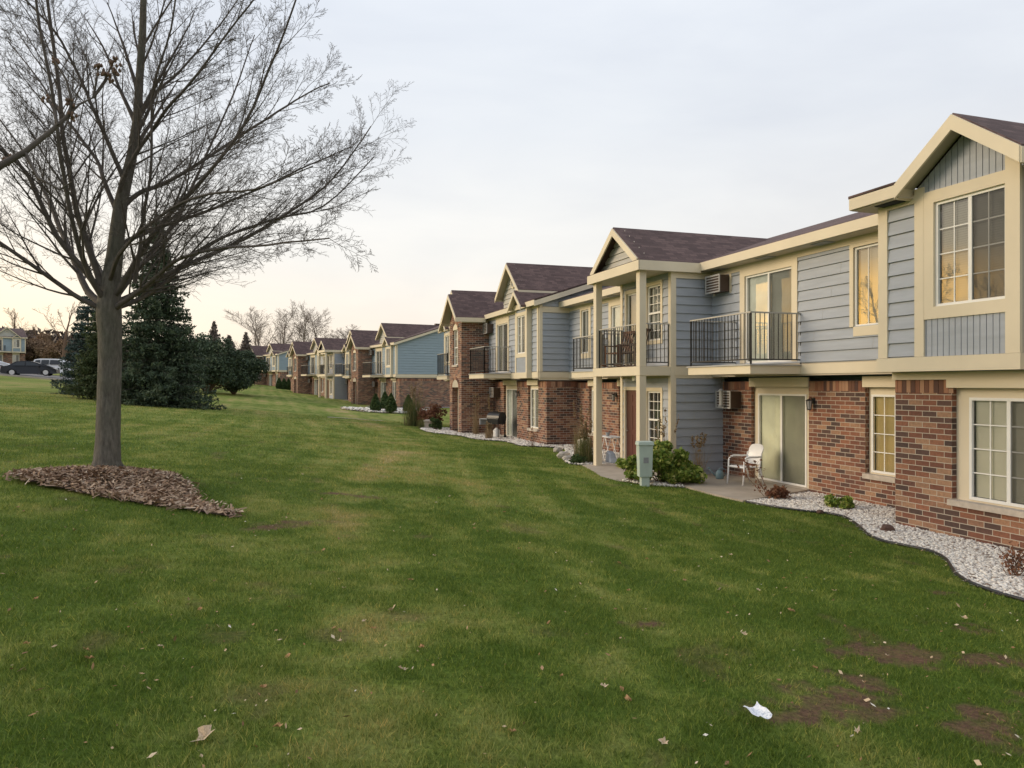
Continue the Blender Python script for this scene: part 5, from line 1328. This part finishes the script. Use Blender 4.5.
def bushy(name, label, cat, h, rad, seed, mat, leaf, n, x, y, group=None, clumps=14, stems=5, flatb=.15, z0=None, trunk=True):
    root = thing(name, label, cat, (x, y, gz(x, y) if z0 is None else z0), 0, group)
    R_ = np.random.default_rng(seed); L = Limbs(); cs = []
    for k in range(clumps):
        an = R_.uniform(0, 6.28); rr_ = rad*math.sqrt(R_.uniform(0, .75)); zz = h*(flatb+.18+(.72-flatb)*R_.uniform(0, 1)*(1-.5*rr_/rad))
        c_ = np.array([math.cos(an)*rr_, math.sin(an)*rr_, zz]); cs.append((c_, rad*R_.uniform(.22, .42)))
        L.tube([(0, 0, -.05), c_*np.array([.4, .4, .5]), c_], [h*.014+.004, h*.009+.003, .003], 4)
    L.build('trunk' if cat == 'tree' else 'stems', M['bark_warm'], root)
    C_ = []
    for c_, r_ in cs:
        m_ = n//clumps; v = R_.normal(0, 1, (m_, 3)); v /= np.linalg.norm(v, axis=1, keepdims=True)
        C_.append(c_+v*(r_*R_.uniform(.3, 1.1, m_)**.6)[:, None]*np.array([1, 1, .8]))
    C_ = np.concatenate(C_); C_[:, 2] = np.maximum(C_[:, 2], .03*h)
    np_mesh('crown' if cat == 'tree' else 'leaves', leaf_quads(C_, leaf, R_), 4, M[mat], root)
    return root
GP = 'dark spreading pines beyond the tall spruce'
def _pine(h, rad, seed, label, px, d):
    x, y = at(px, d); bushy('pine_tree', label, 'tree', h, rad, seed, 'spruce', .13, 15000, x, y, GP, clumps=40, flatb=.02)
_pine(6.0, 3.0, 5, 'dark rounded pine directly right of the tall spruce', 208, 66)
_pine(5.0, 2.6, 6, 'dark rounded pine at the right end of the evergreens, lowest and broadest', 234, 70)
_pine(6.8, 2.9, 8, 'dark rounded pine behind the tall spruce, highest of the rounded ones', 192, 74)
M['far_conifer'] = island('far_purplish_foliage', [(0, (.11, .088, .078)), (.5, (.16, .13, .115)), (1, (.22, .18, .155))], .9)
GQ = 'pointed brownish trees behind the dark pines'
for k, (px, d, h_, lb) in enumerate(((214, 112, 11.5, 'pointed purplish-brown tree with the highest tip behind the dark pines'), (229, 116, 9.5, 'blunt purplish-brown tree in the middle behind the dark pines'), (246, 120, 10.5, 'pointed brown tree nearest the farthest building'))):
    conifer('far_tree', h_*.80, 2.5, 40+k, 'far_conifer', lb, px, d, GQ, n_lay=44, per=9, leaf=.13, fill=42, shape=.85, droop=-.25)
# brown late-autumn trees in front of the far skyline
M['autumn'] = island('autumn_foliage', [(0, (.15, .10, .065)), (.5, (.22, .145, .09)), (1, (.32, .22, .14))], .9, .2)
rr = random.Random(8)
labs = ['rusty brown bush-like tree right of the brick house', 'taller rusty tree over the dark car roof', 'rounded brown tree behind the white car', 'low brown tree left of the blue-green spruce', 'thin brown tree in the gap above the cars']
for k, (px, d, h_, rd) in enumerate(((29, 150, 5.6, 3.0), (37, 152, 6.8, 3.2), (51, 148, 5.6, 3.2), (62, 140, 5.6, 2.8), (44, 160, 7.4, 3.0))):
    x, y = at(px, d); bushy('autumn_tree', labs[k], 'tree', h_, rd, 60+k, 'autumn', .26, 2400, x, y, 'brown autumn trees behind the car park')
# woodland strip at the far skyline
R_ = np.random.default_rng(77); C_ = []
for k in range(260):
    px = R_.uniform(-120, 300); d = R_.uniform(185, 240); x, y = at(px, d); hh_ = R_.uniform(4, 7.5)+2*fbm(px*.03, 1.0, 2)
    m_ = 150; C_.append(np.stack([x+R_.normal(0, 2.2, m_), y+R_.normal(0, 2.2, m_), gz(x, y)+R_.uniform(0, 1, m_)**.8*hh_], 1))
M['wood'+'land'] = island('far_woodland', [(0, (.085, .065, .055)), (.5, (.125, .095, .08)), (1, (.17, .135, .11))], .95)
tag(np_mesh('far_woodland', leaf_quads(np.concatenate(C_), .75, R_, elong=2.4), 4, M['woodland']), kind='stuff')

# ------------------------------------------------------------------ car park
M['asphalt'] = simple('asphalt', (.16, .15, .145), .9, .15, 3)
pk = [(-60, 79.0), (-17.5, 78.0), (-12.5, 84), (-12.5, 97), (-60, 99)]
strip_sheet('car_park', pk, M['asphalt'], .05, 1.0)
m = MB()
for (x0, y0), (x1, y1) in (((-60, 78.9), (-17.5, 77.9)), ((-17.5, 77.9), (-12.4, 84))):
    n = 12
    for k in range(n):
        a = (x0+(x1-x0)*k/n, y0+(y1-y0)*k/n); b_ = (x0+(x1-x0)*(k+1)/n, y0+(y1-y0)*(k+1)/n); za, zb = gz(*a), gz(*b_)
        m.hexa([(a[0], a[1]-.16, za-.2), (b_[0], b_[1]-.16, zb-.2), (b_[0], b_[1], zb-.2), (a[0], a[1], za-.2), (a[0], a[1]-.16, za+.13), (b_[0], b_[1]-.16, zb+.13), (b_[0], b_[1], zb+.13), (a[0], a[1], za+.13)])
tag(m.build('kerb', M['concrete']), kind='structure')
def paint(name, col):
    mm, t, b = new_mat(name); b.inputs['Base Color'].default_value = col+(1,); b.inputs['Roughness'].default_value = .3; b.inputs['Coat Weight'].default_value = .1; b.inputs['Specular IOR Level'].default_value = .3
    return mm
M['p_black'] = paint('dark_blue_black_paint', (.012, .014, .020)); M['p_white'] = paint('white_car_paint', (.72, .73, .75))
M['car_glass'] = paint('car_glass', (.03, .035, .04)); M['rubber'] = simple('tyre_rubber', (.02, .02, .02), .9, .1, 5); M['alloy'] = simple('alloy', (.55, .55, .56), .35, .05, 4, metal=.6)
M['lampc'] = paint('lamp_lens', (.6, .6, .58)); M['lampr'] = paint('red_lens', (.35, .02, .02))
def car(label, px, d, rz, mat, L_, H, Wd, prof, glassprof, rails=False, dz=0.05):
    """prof: side outline (x, z) of the body; glassprof: outline of the side windows"""
    x, y = at(px, d); root = thing('parked_car', label, 'car', (x, y, gz(x, y)+dz), rz, 'cars parked beyond the lawn')
    def shell(P, w_of, name, mt, par):
        bm = bmesh.new(); rows = []
        for s_ in (-1, 1): rows.append([bm.verts.new((a, s_*w_of(z_), z_)) for a, z_ in P])
        n = len(P)
        for i in range(n): bm.faces.new([rows[0][i], rows[0][(i+1) % n], rows[1][(i+1) % n], rows[1][i]])
        bm.faces.new(rows[0][::-1]); bm.faces.new(rows[1])
        bmesh.ops.triangulate(bm, faces=[f for f in bm.faces if len(f.verts) > 4])
        bmesh.ops.recalc_face_normals(bm, faces=bm.faces)
        me = bpy.data.meshes.new(name); bm.to_mesh(me); me.materials.append(mt); o = bpy.data.objects.new(name, me); C.objects.link(o); o.parent = par
        md = o.modifiers.new('bevel', 'BEVEL'); md.width = .05; md.segments = 2; md.limit_method = 'ANGLE'; md.angle_limit = R(25)
        return o
    belt = H*.60
    w_of = lambda z_: Wd/2 if z_ <= belt else Wd/2-(z_-belt)/(H-belt)*Wd*.13
    body = shell(prof, w_of, 'body', mat, root)
    for gp in glassprof:
        for s_ in (-1, 1):
            g_ = MB(); g_.add([(a, s_*(w_of(z_)+.012), z_) for a, z_ in gp], [tuple(range(len(gp)))]); g_.build('side_window', M['car_glass'], root)
    wr = .33
    for a in (-L_*.30, L_*.30):
        for s_ in (-1, 1):
            t_ = MB(); yy = s_*(Wd/2-.09)
            t_.tube([(a, yy-.11, wr), (a, yy+.115, wr)], wr, 20); wh = t_.build('wheel', M['rubber'], root)
            r_ = MB(); r_.tube([(a, yy+s_*.10, wr), (a, yy+s_*.125, wr)], wr*.68, 16); r_.build('rim', M['alloy'], wh)
    zl = H*.48
    for s_ in (-1, 1):
        q = MB(); q.box(L_/2-.10, L_/2+.015, s_*Wd*.36-.16, s_*Wd*.36+.16, zl-.06, zl+.07); q.build('headlight', M['lampc'], root)
        q = MB(); q.box(-L_/2-.015, -L_/2+.08, s_*Wd*.38-.13, s_*Wd*.38+.13, zl, zl+.16); q.build('tail_light', M['lampr'], root)
        q = MB(); q.box(L_*.16, L_*.16+.12, s_*(Wd/2+.0), s_*(Wd/2+.16), belt+.0, belt+.12); q.build('wing_mirror', mat, root)
    return root
sed = [(-2.33, .28), (-2.36, .62), (-2.25, .90), (-1.75, .98), (-1.15, 1.36), (-.6, 1.44), (.1, 1.42), (.55, 1.30), (1.15, .95), (1.95, .80), (2.28, .62), (2.32, .28), (1.8, .20), (1.77, .45), (1.4, .66), (1.03, .45), (1.0, .20), (-1.0, .20), (-1.03, .45), (-1.4, .66), (-1.77, .45), (-1.8, .20)]
sg = [[(-1.45, .97), (-1.02, 1.30), (-.55, 1.36), (-.35, 1.36), (-.35, .97)], [(-.28, .97), (-.28, 1.36), (.1, 1.34), (.48, 1.24), (.95, .97)]]
car('dark blue-black saloon car parked side-on at the edge of the lawn', 31, 73, R(3), M['p_black'], 4.65, 1.44, 1.8, sed, sg)
suv = [(-2.3, .35), (-2.34, 1.0), (-2.22, 1.15), (-2.0, 1.72), (-1.4, 1.82), (.2, 1.80), (.65, 1.70), (1.2, 1.16), (2.1, 1.05), (2.34, .85), (2.34, .35), (1.85, .25), (1.8, .55), (1.42, .74), (1.05, .55), (1.0, .25), (-1.0, .25), (-1.05, .55), (-1.42, .74), (-1.8, .55), (-1.85, .25)]
svg = [[(-2.02, 1.17), (-1.85, 1.64), (-1.35, 1.68), (-1.35, 1.17)], [(-1.25, 1.17), (-1.25, 1.68), (-.45, 1.68), (-.45, 1.17)], [(-.35, 1.17), (-.35, 1.68), (.3, 1.66), (.6, 1.58), (1.02, 1.17)]]
car('white boxy off-road car parked behind the dark saloon', 57, 83, R(-12), M['p_white'], 4.7, 1.82, 1.85, suv, svg, dz=.1)
car('white car mostly cut off by the left edge of the photo', -14, 74, R(5), M['p_white'], 4.6, 1.5, 1.8, sed, sg)

# ------------------------------------------------------------------ planting near the buildings
M['shrub'] = island('shrub_leaves', [(0, (.09, .15, .025)), (.35, (.17, .25, .04)), (.7, (.28, .35, .065)), (.9, (.42, .44, .11)), (1, (.55, .50, .20))], .55, .25)
M['shrub_dark'] = island('dark_shrub_leaves', [(0, (.035, .065, .018)), (.5, (.06, .10, .03)), (1, (.11, .15, .05))], .6, .2)
def leafy(label, x, y, h, rad, seed, mat, leaf, n, group=None, name='shrub', cat='shrub', squash=1, z0=None):
    o = bushy(name, label, cat, h, rad, seed, mat, leaf, n, x, y, group, clumps=22, flatb=.0, z0=z0)
    return o
leafy('leafy green shrub spreading behind the pale green utility box', 9.2, 16.15, 1.28, .62, 1, 'shrub', .07, 6000)
leafy('lower leafy green shrub right of the utility box, reaching towards the patio', 9.6, 15.95, .62, .52, 2, 'shrub', .07, 3400)
leafy('small leafy green shrub on the left of the utility box', 8.55, 16.5, .85, .32, 3, 'shrub', .07, 2000)
leafy('small dark green plant in white gravel under the tall narrow window', 10.75, 11.95, .30, .26, 4, 'shrub', .05, 1100, name='low_plant', cat='plant')
M['straw'] = island('dry_grass', [(0, (.22, .15, .08)), (.4, (.32, .23, .13)), (.8, (.42, .33, .20)), (1, (.16, .10, .06))], .8, .3)
M['grass_green'] = island('tall_green_grass', [(0, (.07, .10, .03)), (.5, (.12, .14, .045)), (.8, (.22, .19, .08)), (1, (.30, .22, .11))], .7, .3)
M['red_dry'] = island('reddish_dry_plant', [(0, (.13, .05, .03)), (.5, (.21, .09, .05)), (1, (.30, .17, .09))], .8, .2)
def tuft(label, x, y, h, n, seed, mat, spread=.35, plume=True, group=None, name='ornamental_grass', wd=.006, base=.07):
    root = thing(name, label, 'plant', (x, y, gz(x, y)), 0, group); R_ = np.random.default_rng(seed); V = []
    for k in range(n):
        an = R_.uniform(0, 6.28); L_ = h*R_.uniform(.55, 1.05); sp = abs(R_.normal(0, spread)); b0 = R_.normal(0, base, 2)
        pts = [np.array([b0[0], b0[1], 0])]
        for i in range(1, 5):
            t = i/4; o_ = sp*t**1.8*L_; pts.append(np.array([b0[0]+math.cos(an)*o_, b0[1]+math.sin(an)*o_, L_*(t-.25*sp*t*t)]))
        wv = np.array([-math.sin(an+.6), math.cos(an+.6), 0])*wd
        for i in range(4):
            w0, w1 = (1-i/4.3), (1-(i+1)/4.3); V += [pts[i]-wv*w0, pts[i]+wv*w0, pts[i+1]+wv*w1, pts[i+1]-wv*w1]
    np_mesh('blades', np.array(V), 4, M[mat], root)
    if plume:
        Cc = []
        for k in range(max(5, n//22)):
            an = R_.uniform(0, 6.28); o_ = abs(R_.normal(0, .16))*h; top = h*R_.uniform(.95, 1.3); m_ = 26
            t = R_.uniform(.72, 1, m_); Cc.append(np.stack([math.cos(an)*o_*t+R_.normal(0, .012, m_), math.sin(an)*o_*t+R_.normal(0, .012, m_), top*t], 1))
        np_mesh('plumes', leaf_quads(np.concatenate(Cc), .035, R_, elong=3), 4, M['straw'], root)
    return root
def stems(label, x, y, h, n, seed, mat='red_dry', leaves=60, leaf=.035, lean=(0, 0), name='dry_plant', group=None):
    root = thing(name, label, 'plant', (x, y, gz(x, y)), 0, group); R_ = np.random.default_rng(seed); L = Limbs(); Cc = []
    for k in range(n):
        d_ = np.array([R_.normal(0, .25)+lean[0], R_.normal(0, .25)+lean[1], 1.0]); p0 = np.array([R_.normal(0, .05), R_.normal(0, .05), 0]); p1 = p0+d_*h*R_.uniform(.6, 1)
        mid = (p0+p1)/2+R_.normal(0, .03, 3); L.tube([p0, mid, p1], [.006, .0045, .002], 4)
        for j in range(3):
            t = R_.uniform(.3, .9); q = p0+(p1-p0)*t; e = q+np.array([R_.normal(0, .12), R_.normal(0, .12), R_.uniform(.05, .18)])*h; L.tube([q, e], [.003, .0015], 3); Cc.append(e+R_.normal(0, .015, (3, 3)))
        tt = R_.uniform(.15, 1, leaves//n)[:, None]; Cc.append(p0+(p1-p0)*tt+R_.normal(0, .03, (leaves//n, 3)))
    L.build('stems', M['bark_warm'], root); np_mesh('leaves', leaf_quads(np.concatenate(Cc), leaf, R_), 4, M[mat], root)
    return root
stems('tall leaning dry reddish stem with seed heads in front of the sliding door', 10.15, 13.35, 1.15, 4, 1, lean=(-.25, .28), leaves=150)
leafy('low rusty-brown shrub at the corner of the patio by the sliding door', 10.35, 13.3, .36, .24, 7, 'red_dry', .04, 900, name='dry_shrub')
stems('rusty dry plant against the brick at the right edge, in white gravel', 8.85, 6.85, .42, 12, 3, leaves=200, leaf=.028)
tuft('straw-coloured grass standing left of the white chair, against the blue siding corner', 10.75, 16.95, 1.0, 70, 4, 'straw', .22)
tuft('pale feathery grass behind the leafy shrub, against the blue wall', 9.75, 16.95, 1.45, 90, 5, 'straw', .16)
tuft('green and rust ornamental grass at the left porch post', 9.35, 21.0, 1.05, 420, 6, 'grass_green', .26, wd=.008, base=.12)
tuft('tall straw-coloured grass in front of the recessed dark brick corner', 9.95, 22.9, 1.45, 120, 7, 'straw', .3)
stems('spindly bare shrub at the near brick corner of the second building', 9.8, 26.8, .95, 8, 8, 'red_dry', 30)
tuft('reddish dry grass clump beside the black grill', 9.15, 30.6, .6, 220, 9, 'straw', .5)
tuft('tall straw plumes against the dark brick stair tower', 9.3, 33.2, 1.6, 120, 10, 'straw', .2)
tuft('second straw plume clump, right end of the dark brick tower wall', 10.0, 33.3, 1.5, 90, 11, 'straw', .2)
leafy('small dark conical shrub left of the arched door', 8.1, 36.3, .85, .3, 12, 'shrub_dark', .06, 1500)
tuft('large green-gold grass at the far corner of the stair tower', 7.85, 40.2, 1.9, 420, 13, 'grass_green', .35, wd=.012, base=.25)
leafy('bare reddish-brown bush between the green-gold grass and the arched door', 8.55, 38.9, 1.35, .75, 14, 'red_dry', .07, 2200)
tuft('short green tuft at the tip of the gravel bed by the second building', 7.6, 37.2, .6, 160, 15, 'grass_green', .3, plume=False)
leafy('low green plant at the left end of the porch slab', 8.95, 20.75, .3, .3, 16, 'shrub_dark', .05, 700, name='low_plant', cat='plant')
# clipped evergreens
def cone_shrub(label, px, py_, h, d):
    x, y = at(px, d); root = thing('clipped_evergreen', label, 'shrub', (x, y, gz(x, y)), 0, 'clipped evergreens in the white gravel bed')
    T = Limbs(); T.tube([(0, 0, -.05), (0, 0, h*.9)], [.03, .01], 5); T.build('stems', M['bark_warm'], root)
    R_ = np.random.default_rng(int(px)); n = 2600; z_ = R_.uniform(0, 1, n)**1.1; a = R_.uniform(0, 6.28, n)
    rr_ = .40*h/1.4*np.interp(z_, [0, .12, .35, .7, 1], [.62, .95, 1, .6, .05])*R_.uniform(.78, 1.06, n)
    np_mesh('foliage', leaf_quads(np.stack([np.cos(a)*rr_, np.sin(a)*rr_, z_*h+.04], 1), .10, R_), 4, M['shrub_dark'], root)
cone_shrub('leftmost clipped evergreen of the four in the gravel bed', 375.5, 0, 1.35, 57.5)
cone_shrub('clipped evergreen second from left, set farther back and near the window', 385, 0, 1.45, 60.5)
cone_shrub('clipped evergreen third from left, nearest the brick corner', 391, 0, 1.45, 57)
cone_shrub('clipped evergreen standing alone in front of the dark brick end wall', 408.5, 0, 1.35, 58)
xb, yb = at(262, 118)
for k, (px, lb) in enumerate(((279, 'small dark evergreen, left of three before the farthest brick wall'), (284, 'small dark evergreen, middle of three before the farthest brick wall'), (288.5, 'small dark evergreen, right of three before the farthest brick wall'))):
    cone_shrub(lb, px, 0, 1.6, 112)

# ------------------------------------------------------------------ objects round the porch and patio
ux, uy = 8.52, 15.72; uz = gz(ux, uy)
u_ = thing('utility_pedestal', 'pale green metal utility box standing on the lawn before the porch', 'utility box', (ux, uy, uz), R(-14))
m = MB(); m.hexa([(-.15, -.12, .22), (.15, -.12, .22), (.15, .12, .22), (-.15, .12, .22), (-.17, -.14, .97), (.17, -.14, .97), (.17, .14, .97), (-.17, .14, .97)]); m.build('cabinet', M['util'], u_, bevel=.012)
m = MB(); m.hexa([(-.195, -.165, .96), (.195, -.165, .96), (.195, .165, .96), (-.195, .165, .96), (-.18, -.15, 1.05), (.18, -.15, 1.05), (.18, .15, 1.05), (-.18, .15, 1.05)]); m.build('lid', M['util'], u_, bevel=.015)
m = MB(); m.box(-.10, .10, -.09, .09, -.1, .23); m.build('base', M['util'], u_, bevel=.01)
m = MB(); m.box(-.06, .06, -.140, -.128, .55, .68); m.build('nameplate', M['grey'], u_)

# white resin armchair
ch = thing('patio_chair', 'white plastic armchair on the patio beside the lower sliding door', 'chair', (10.95, 15.25, .076), R(186))
# local: +x is the way the chair faces
m = MB()
m.hexa([(-.22, -.23, .40), (.24, -.25, .42), (.24, .25, .42), (-.22, .23, .40), (-.22, -.23, .425), (.24, -.25, .445), (.24, .25, .445), (-.22, .23, .425)])
m.build('seat', M['plastic'], ch, bevel=.01)
m = MB(); nb = 8; vs = []
for i in range(nb+1):
    a = -1+2*i/nb; xx = -.24-.04*(1-a*a)
    topz = .90+.05*(1-a*a)-(.05 if abs(a) > .9 else 0)
    for (zz, off) in ((.47, 0), (.7, -.05), (topz, -.11)):
        for th in (0, .022): vs.append((xx+off-th, a*(.22+.03*(zz-.4)), zz))
fs = []
for i in range(nb):
    for j in range(2):
        for th in (0, 1):
            a0 = i*6+j*2+th; fs.append((a0, a0+6, a0+8, a0+2))
    fs.append((i*6+4, i*6+10, i*6+11, i*6+5)); fs.append((i*6, i*6+6, i*6+7, i*6+1))
m.add(vs, fs); m.build('backrest', M['plastic'], ch, smooth=True)
for s_ in (-1, 1):
    m = MB(); m.tube([(.30, s_*.27, 0), (.27, s_*.27, .3), (.26, s_*.27, .56), (.21, s_*.27, .645), (.10, s_*.275, .665), (-.15, s_*.265, .655), (-.27, s_*.24, .66)], [.022, .02, .02, .024, .024, .022, .018], 8); m.build('armrest', M['plastic'], ch, smooth=True)
    m = MB(); m.tube([(-.36, s_*.23, 0), (-.29, s_*.23, .25), (-.24, s_*.23, .45), (-.30, s_*.235, .75)], [.018, .022, .024, .018], 8); m.build('leg', M['plastic'], ch, smooth=True)
m = MB(); m.tube([(.27, -.27, .42), (.27, .27, .42)], .018, 6); m.build('leg_brace', M['plastic'], ch)
# watering can by the wall
wc = thing('watering_can', 'small blue-grey watering can behind the white chair at the wall', 'watering can', (10.95, 16.3, .076), R(150))
M['bluecan'] = simple('blue_grey_plastic', (.16, .24, .27), .5, .1, 4)
m = MB(); m.lathe([(.085, 0), (.10, .02), (.10, .15), (.07, .20), (.05, .22)], 0, 0, 14); m.build('can_body', M['bluecan'], wc, smooth=True)
m = MB(); m.tube([(.08, 0, .06), (.18, 0, .16), (.25, 0, .25)], [.022, .015, .013], 8); m.tube([(.245, 0, .245), (.275, 0, .28)], [.015, .035], 10); m.build('spout', M['bluecan'], wc, smooth=True)
m = MB(); m.tube([(-.08, 0, .05), (-.16, 0, .12), (-.14, 0, .24), (-.03, 0, .28), (.05, 0, .2)], .011, 6); m.build('handle', M['bluecan'], wc, smooth=True)
# hanging feeder
fd = thing('bird_feeder', 'grey tube bird feeder hanging at the inner corner above the patio', 'bird feeder', (11.3, 16.75, 2.66), 0)
m = MB(); m.tube([(0, 0, 0), (0, 0, -.1), (.03, 0, -.13), (0, 0, -.17), (0, 0, -.34)], .006, 5); m.build('hook', M['black'], fd)
m = MB(); m.lathe([(.05, -.74), (.05, -.36)], 0, 0, 12); m.build('tube', M['white_grey'], fd)
m = MB(); m.lathe([(.075, -.37), (.07, -.35), (.012, -.31)], 0, 0, 12); m.build('cap', M['grey'], fd)
m = MB(); m.lathe([(.075, -.78), (.08, -.74)], 0, 0, 12); m.build('tray', M['grey'], fd)
# dark stone in the gravel
def rock(label, x, y, s, seed, mat='rock', group=None):
    bm = bmesh.new(); bmesh.ops.create_icosphere(bm, subdivisions=2, radius=1); R_ = random.Random(seed)
    for v in bm.verts: v.co = Vector((v.co.x*s*1.1, v.co.y*s*.85, v.co.z*s*.7))*R_.uniform(.82, 1.12)
    me = bpy.data.meshes.new('rock'); bm.to_mesh(me); me.materials.append(M[mat]); o = bpy.data.objects.new('rock', me); C.objects.link(o)
    o.location = (x, y, gz(x, y)+s*.5); tag(o, label, 'rock', group)
M['rock'] = simple('brown_rock', (.11, .065, .05), .9, .35, 8, .6, fine=40)
M['rock_pale'] = simple('pale_rock', (.42, .38, .33), .9, .2, 6, .5, fine=40)
rock('dark reddish-brown rock on the white gravel near the projecting brick corner', 9.72, 9.72, .115, 1)
rock('small dark lump at the lawn edge of the gravel near the patio', 9.95, 11.55, .07, 2)
rock('pale boulder beside the ornamental grass left of the porch', 9.25, 22.5, .2, 3, 'rock_pale', 'pale boulders edging the bed')
rock('second pale boulder, lower, nearest the lawn left of the porch', 9.1, 21.8, .15, 4, 'rock_pale', 'pale boulders edging the bed')
rock('pale boulder at the foot of the recessed brick corner', 9.9, 24.6, .16, 5, 'rock_pale', 'pale boulders edging the bed')
# cream slab leaning in the bed and planter
pb = thing('planter_box', 'cream planter leaning among the grasses left of the porch', 'planter', (9.85, 22.2, gz(9.85, 22.2)), R(-25))
m = MB(); m.hexa([(-.18, -.16, 0), (.18, -.16, 0), (.18, .16, 0), (-.18, .16, 0), (-.22, -.19, .62), (.18, -.19, .72), (.18, .19, .72), (-.22, .19, .62)]); m.build('pot', M['cream'], pb, bevel=.02)
m = MB(); m.box(-.2, .16, -.16, .16, .55, .60); m.build('soil', M['mulch_base'], pb)
# folding table on the porch side
ft_ = thing('folding_table', 'white folding table with crossed legs behind the left porch post', 'table', (10.35, 21.25, .09), R(90))
m = MB(); m.box(-.48, .48, -.26, .26, .72, .75); m.build('table_top', M['plastic'], ft_, bevel=.008)
for s_ in (-1, 1):
    for a in (-1, 1):
        for q in (-1, 1):
            m = MB(); m.tube([(q*.22-a*.20, s_*.22, 0), (q*.22+a*.20, s_*.22, .72)], .014, 6); m.build('leg', M['plastic'], ft_)
pot = MB(); pot.lathe([(.05, .842), (.07, .93), (.075, .95)], 0, 0, 10); o = pot.build('flower_pot', M['grey']); o.location = (10.3, 21.4, 0); tag(o, 'small grey pot standing on the white folding table', 'pot')
bg_ = MB(); bg_.hexa([(-.28, -.14, 0), (.28, -.14, 0), (.28, .14, 0), (-.28, .14, 0), (-.05, -.08, .28), (.25, -.10, .33), (.25, .10, .33), (-.05, .08, .28)]); o = bg_.build('storage_bag', M['siding'], bevel=.03); o.location = (10.1, 20.7, .09); o.rotation_euler = (0, 0, R(80)); tag(o, 'blue-grey bag lying under the white folding table', 'bag')
slab_poly('porch_slab', [(9.9, 20.31), (11.75, 20.31), (11.75, 23.6), (9.9, 22.9)], .08, .3, M['concrete'])
# rocking chair on the upper porch
def slat_chair(label, x, y, z_, rz, mat='wood'):
    r_ = thing('wooden_chair', label, 'chair', (x, y, z_), rz, 'chairs on the upper porch')
    m = MB(); m.box(-.25, .25, -.27, .27, .40, .44); m.build('seat', M[mat], r_)
    m = MB()
    for k in range(5): a = -.22+k*.11; m.hexa([(-.24, a-.025, .44), (-.22, a-.025, .44), (-.22, a+.025, .44), (-.24, a+.025, .44), (-.40, a-.025, 1.05), (-.38, a-.025, 1.05), (-.38, a+.025, 1.05), (-.40, a+.025, 1.05)])
    m.box(-.405, -.37, -.27, .27, 1.0, 1.07); m.build('backrest', M[mat], r_)
    for s_ in (-1, 1):
        m = MB(); m.box(-.28, .28, s_*.29-.03, s_*.29+.03, .62, .65); m.build('armrest', M[mat], r_)
        for a in (-.24, .24): m = MB(); m.box(a-.02, a+.02, s_*.29-.02, s_*.29+.02, .03, .62); m.build('leg', M[mat], r_)
        m = MB(); m.tube([(-.45, s_*.29, .09), (-.2, s_*.29, .03), (.1, s_*.29, .02), (.38, s_*.29, .08)], .018, 5); m.build('rocker', M[mat], r_)
slat_chair('brown wooden rocking chair on the upper porch, nearer the left post', 9.75, 19.55, 2.93, R(190))
slat_chair('dark brown rocking chair on the upper porch, facing sideways at the wall', 9.8, 18.75, 2.93, R(120), 'brown')
# grill at the second building
gr = thing('barbecue_grill', 'black barbecue grill with grey side panel beside the second building', 'grill', (9.75, 31.4, gz(9.75, 31.4)), R(-60))
m = MB(); m.hexa([(-.30, -.24, .62), (.30, -.24, .62), (.30, .24, .62), (-.30, .24, .62), (-.34, -.27, .88), (.34, -.27, .88), (.34, .27, .88), (-.34, .27, .88)]); m.build('firebox', M['black'], gr, bevel=.02)
m = MB(); m.tube([(-.35, 0, .9), (.35, 0, .9)], .26, 16); m.build('lid', M['black'], gr)
m = MB(); m.box(-.78, -.36, -.25, .25, .82, .86); m.box(-.80, -.76, -.25, .25, .58, .86); m.build('side_shelf', M['grey'], gr)
for a in (-.28, .28):
    for b_ in (-.2, .2): m = MB(); m.tube([(a, b_, 0), (a, b_, .64)], .018, 6); m.build('leg', M['black'], gr)
for a in (-.3, .3): m = MB(); m.tube([(a, .2, .08), (a+.04, .2, .08)], .08, 12); m.build('wheel', M['rubber'], gr)
m = MB(); m.lathe([(.14, .08), (.15, .2), (.15, .35), (.08, .42), (.04, .46)], 0, 0, 12); m.build('gas_bottle', M['white'], gr)
# pale bench near the arched door
bn = thing('garden_bench', 'low pale stone bench by the gravel tip near the arched door', 'bench', (8.1, 37.9, gz(8.1, 37.9)), R(70))
m = MB(); m.box(-.5, .5, -.18, .18, .38, .45); m.build('seat', M['stone'], bn, bevel=.01)
for a in (-.35, .35): m = MB(); m.box(a-.06, a+.06, -.15, .15, 0, .38); m.build('leg', M['stone'], bn)
# dark chair on the far balcony of the second building
slat_chair('blue-draped chair on the small balcony beyond the stair tower', 9.5, 38.2, 2.93, R(180), 'bluecan')
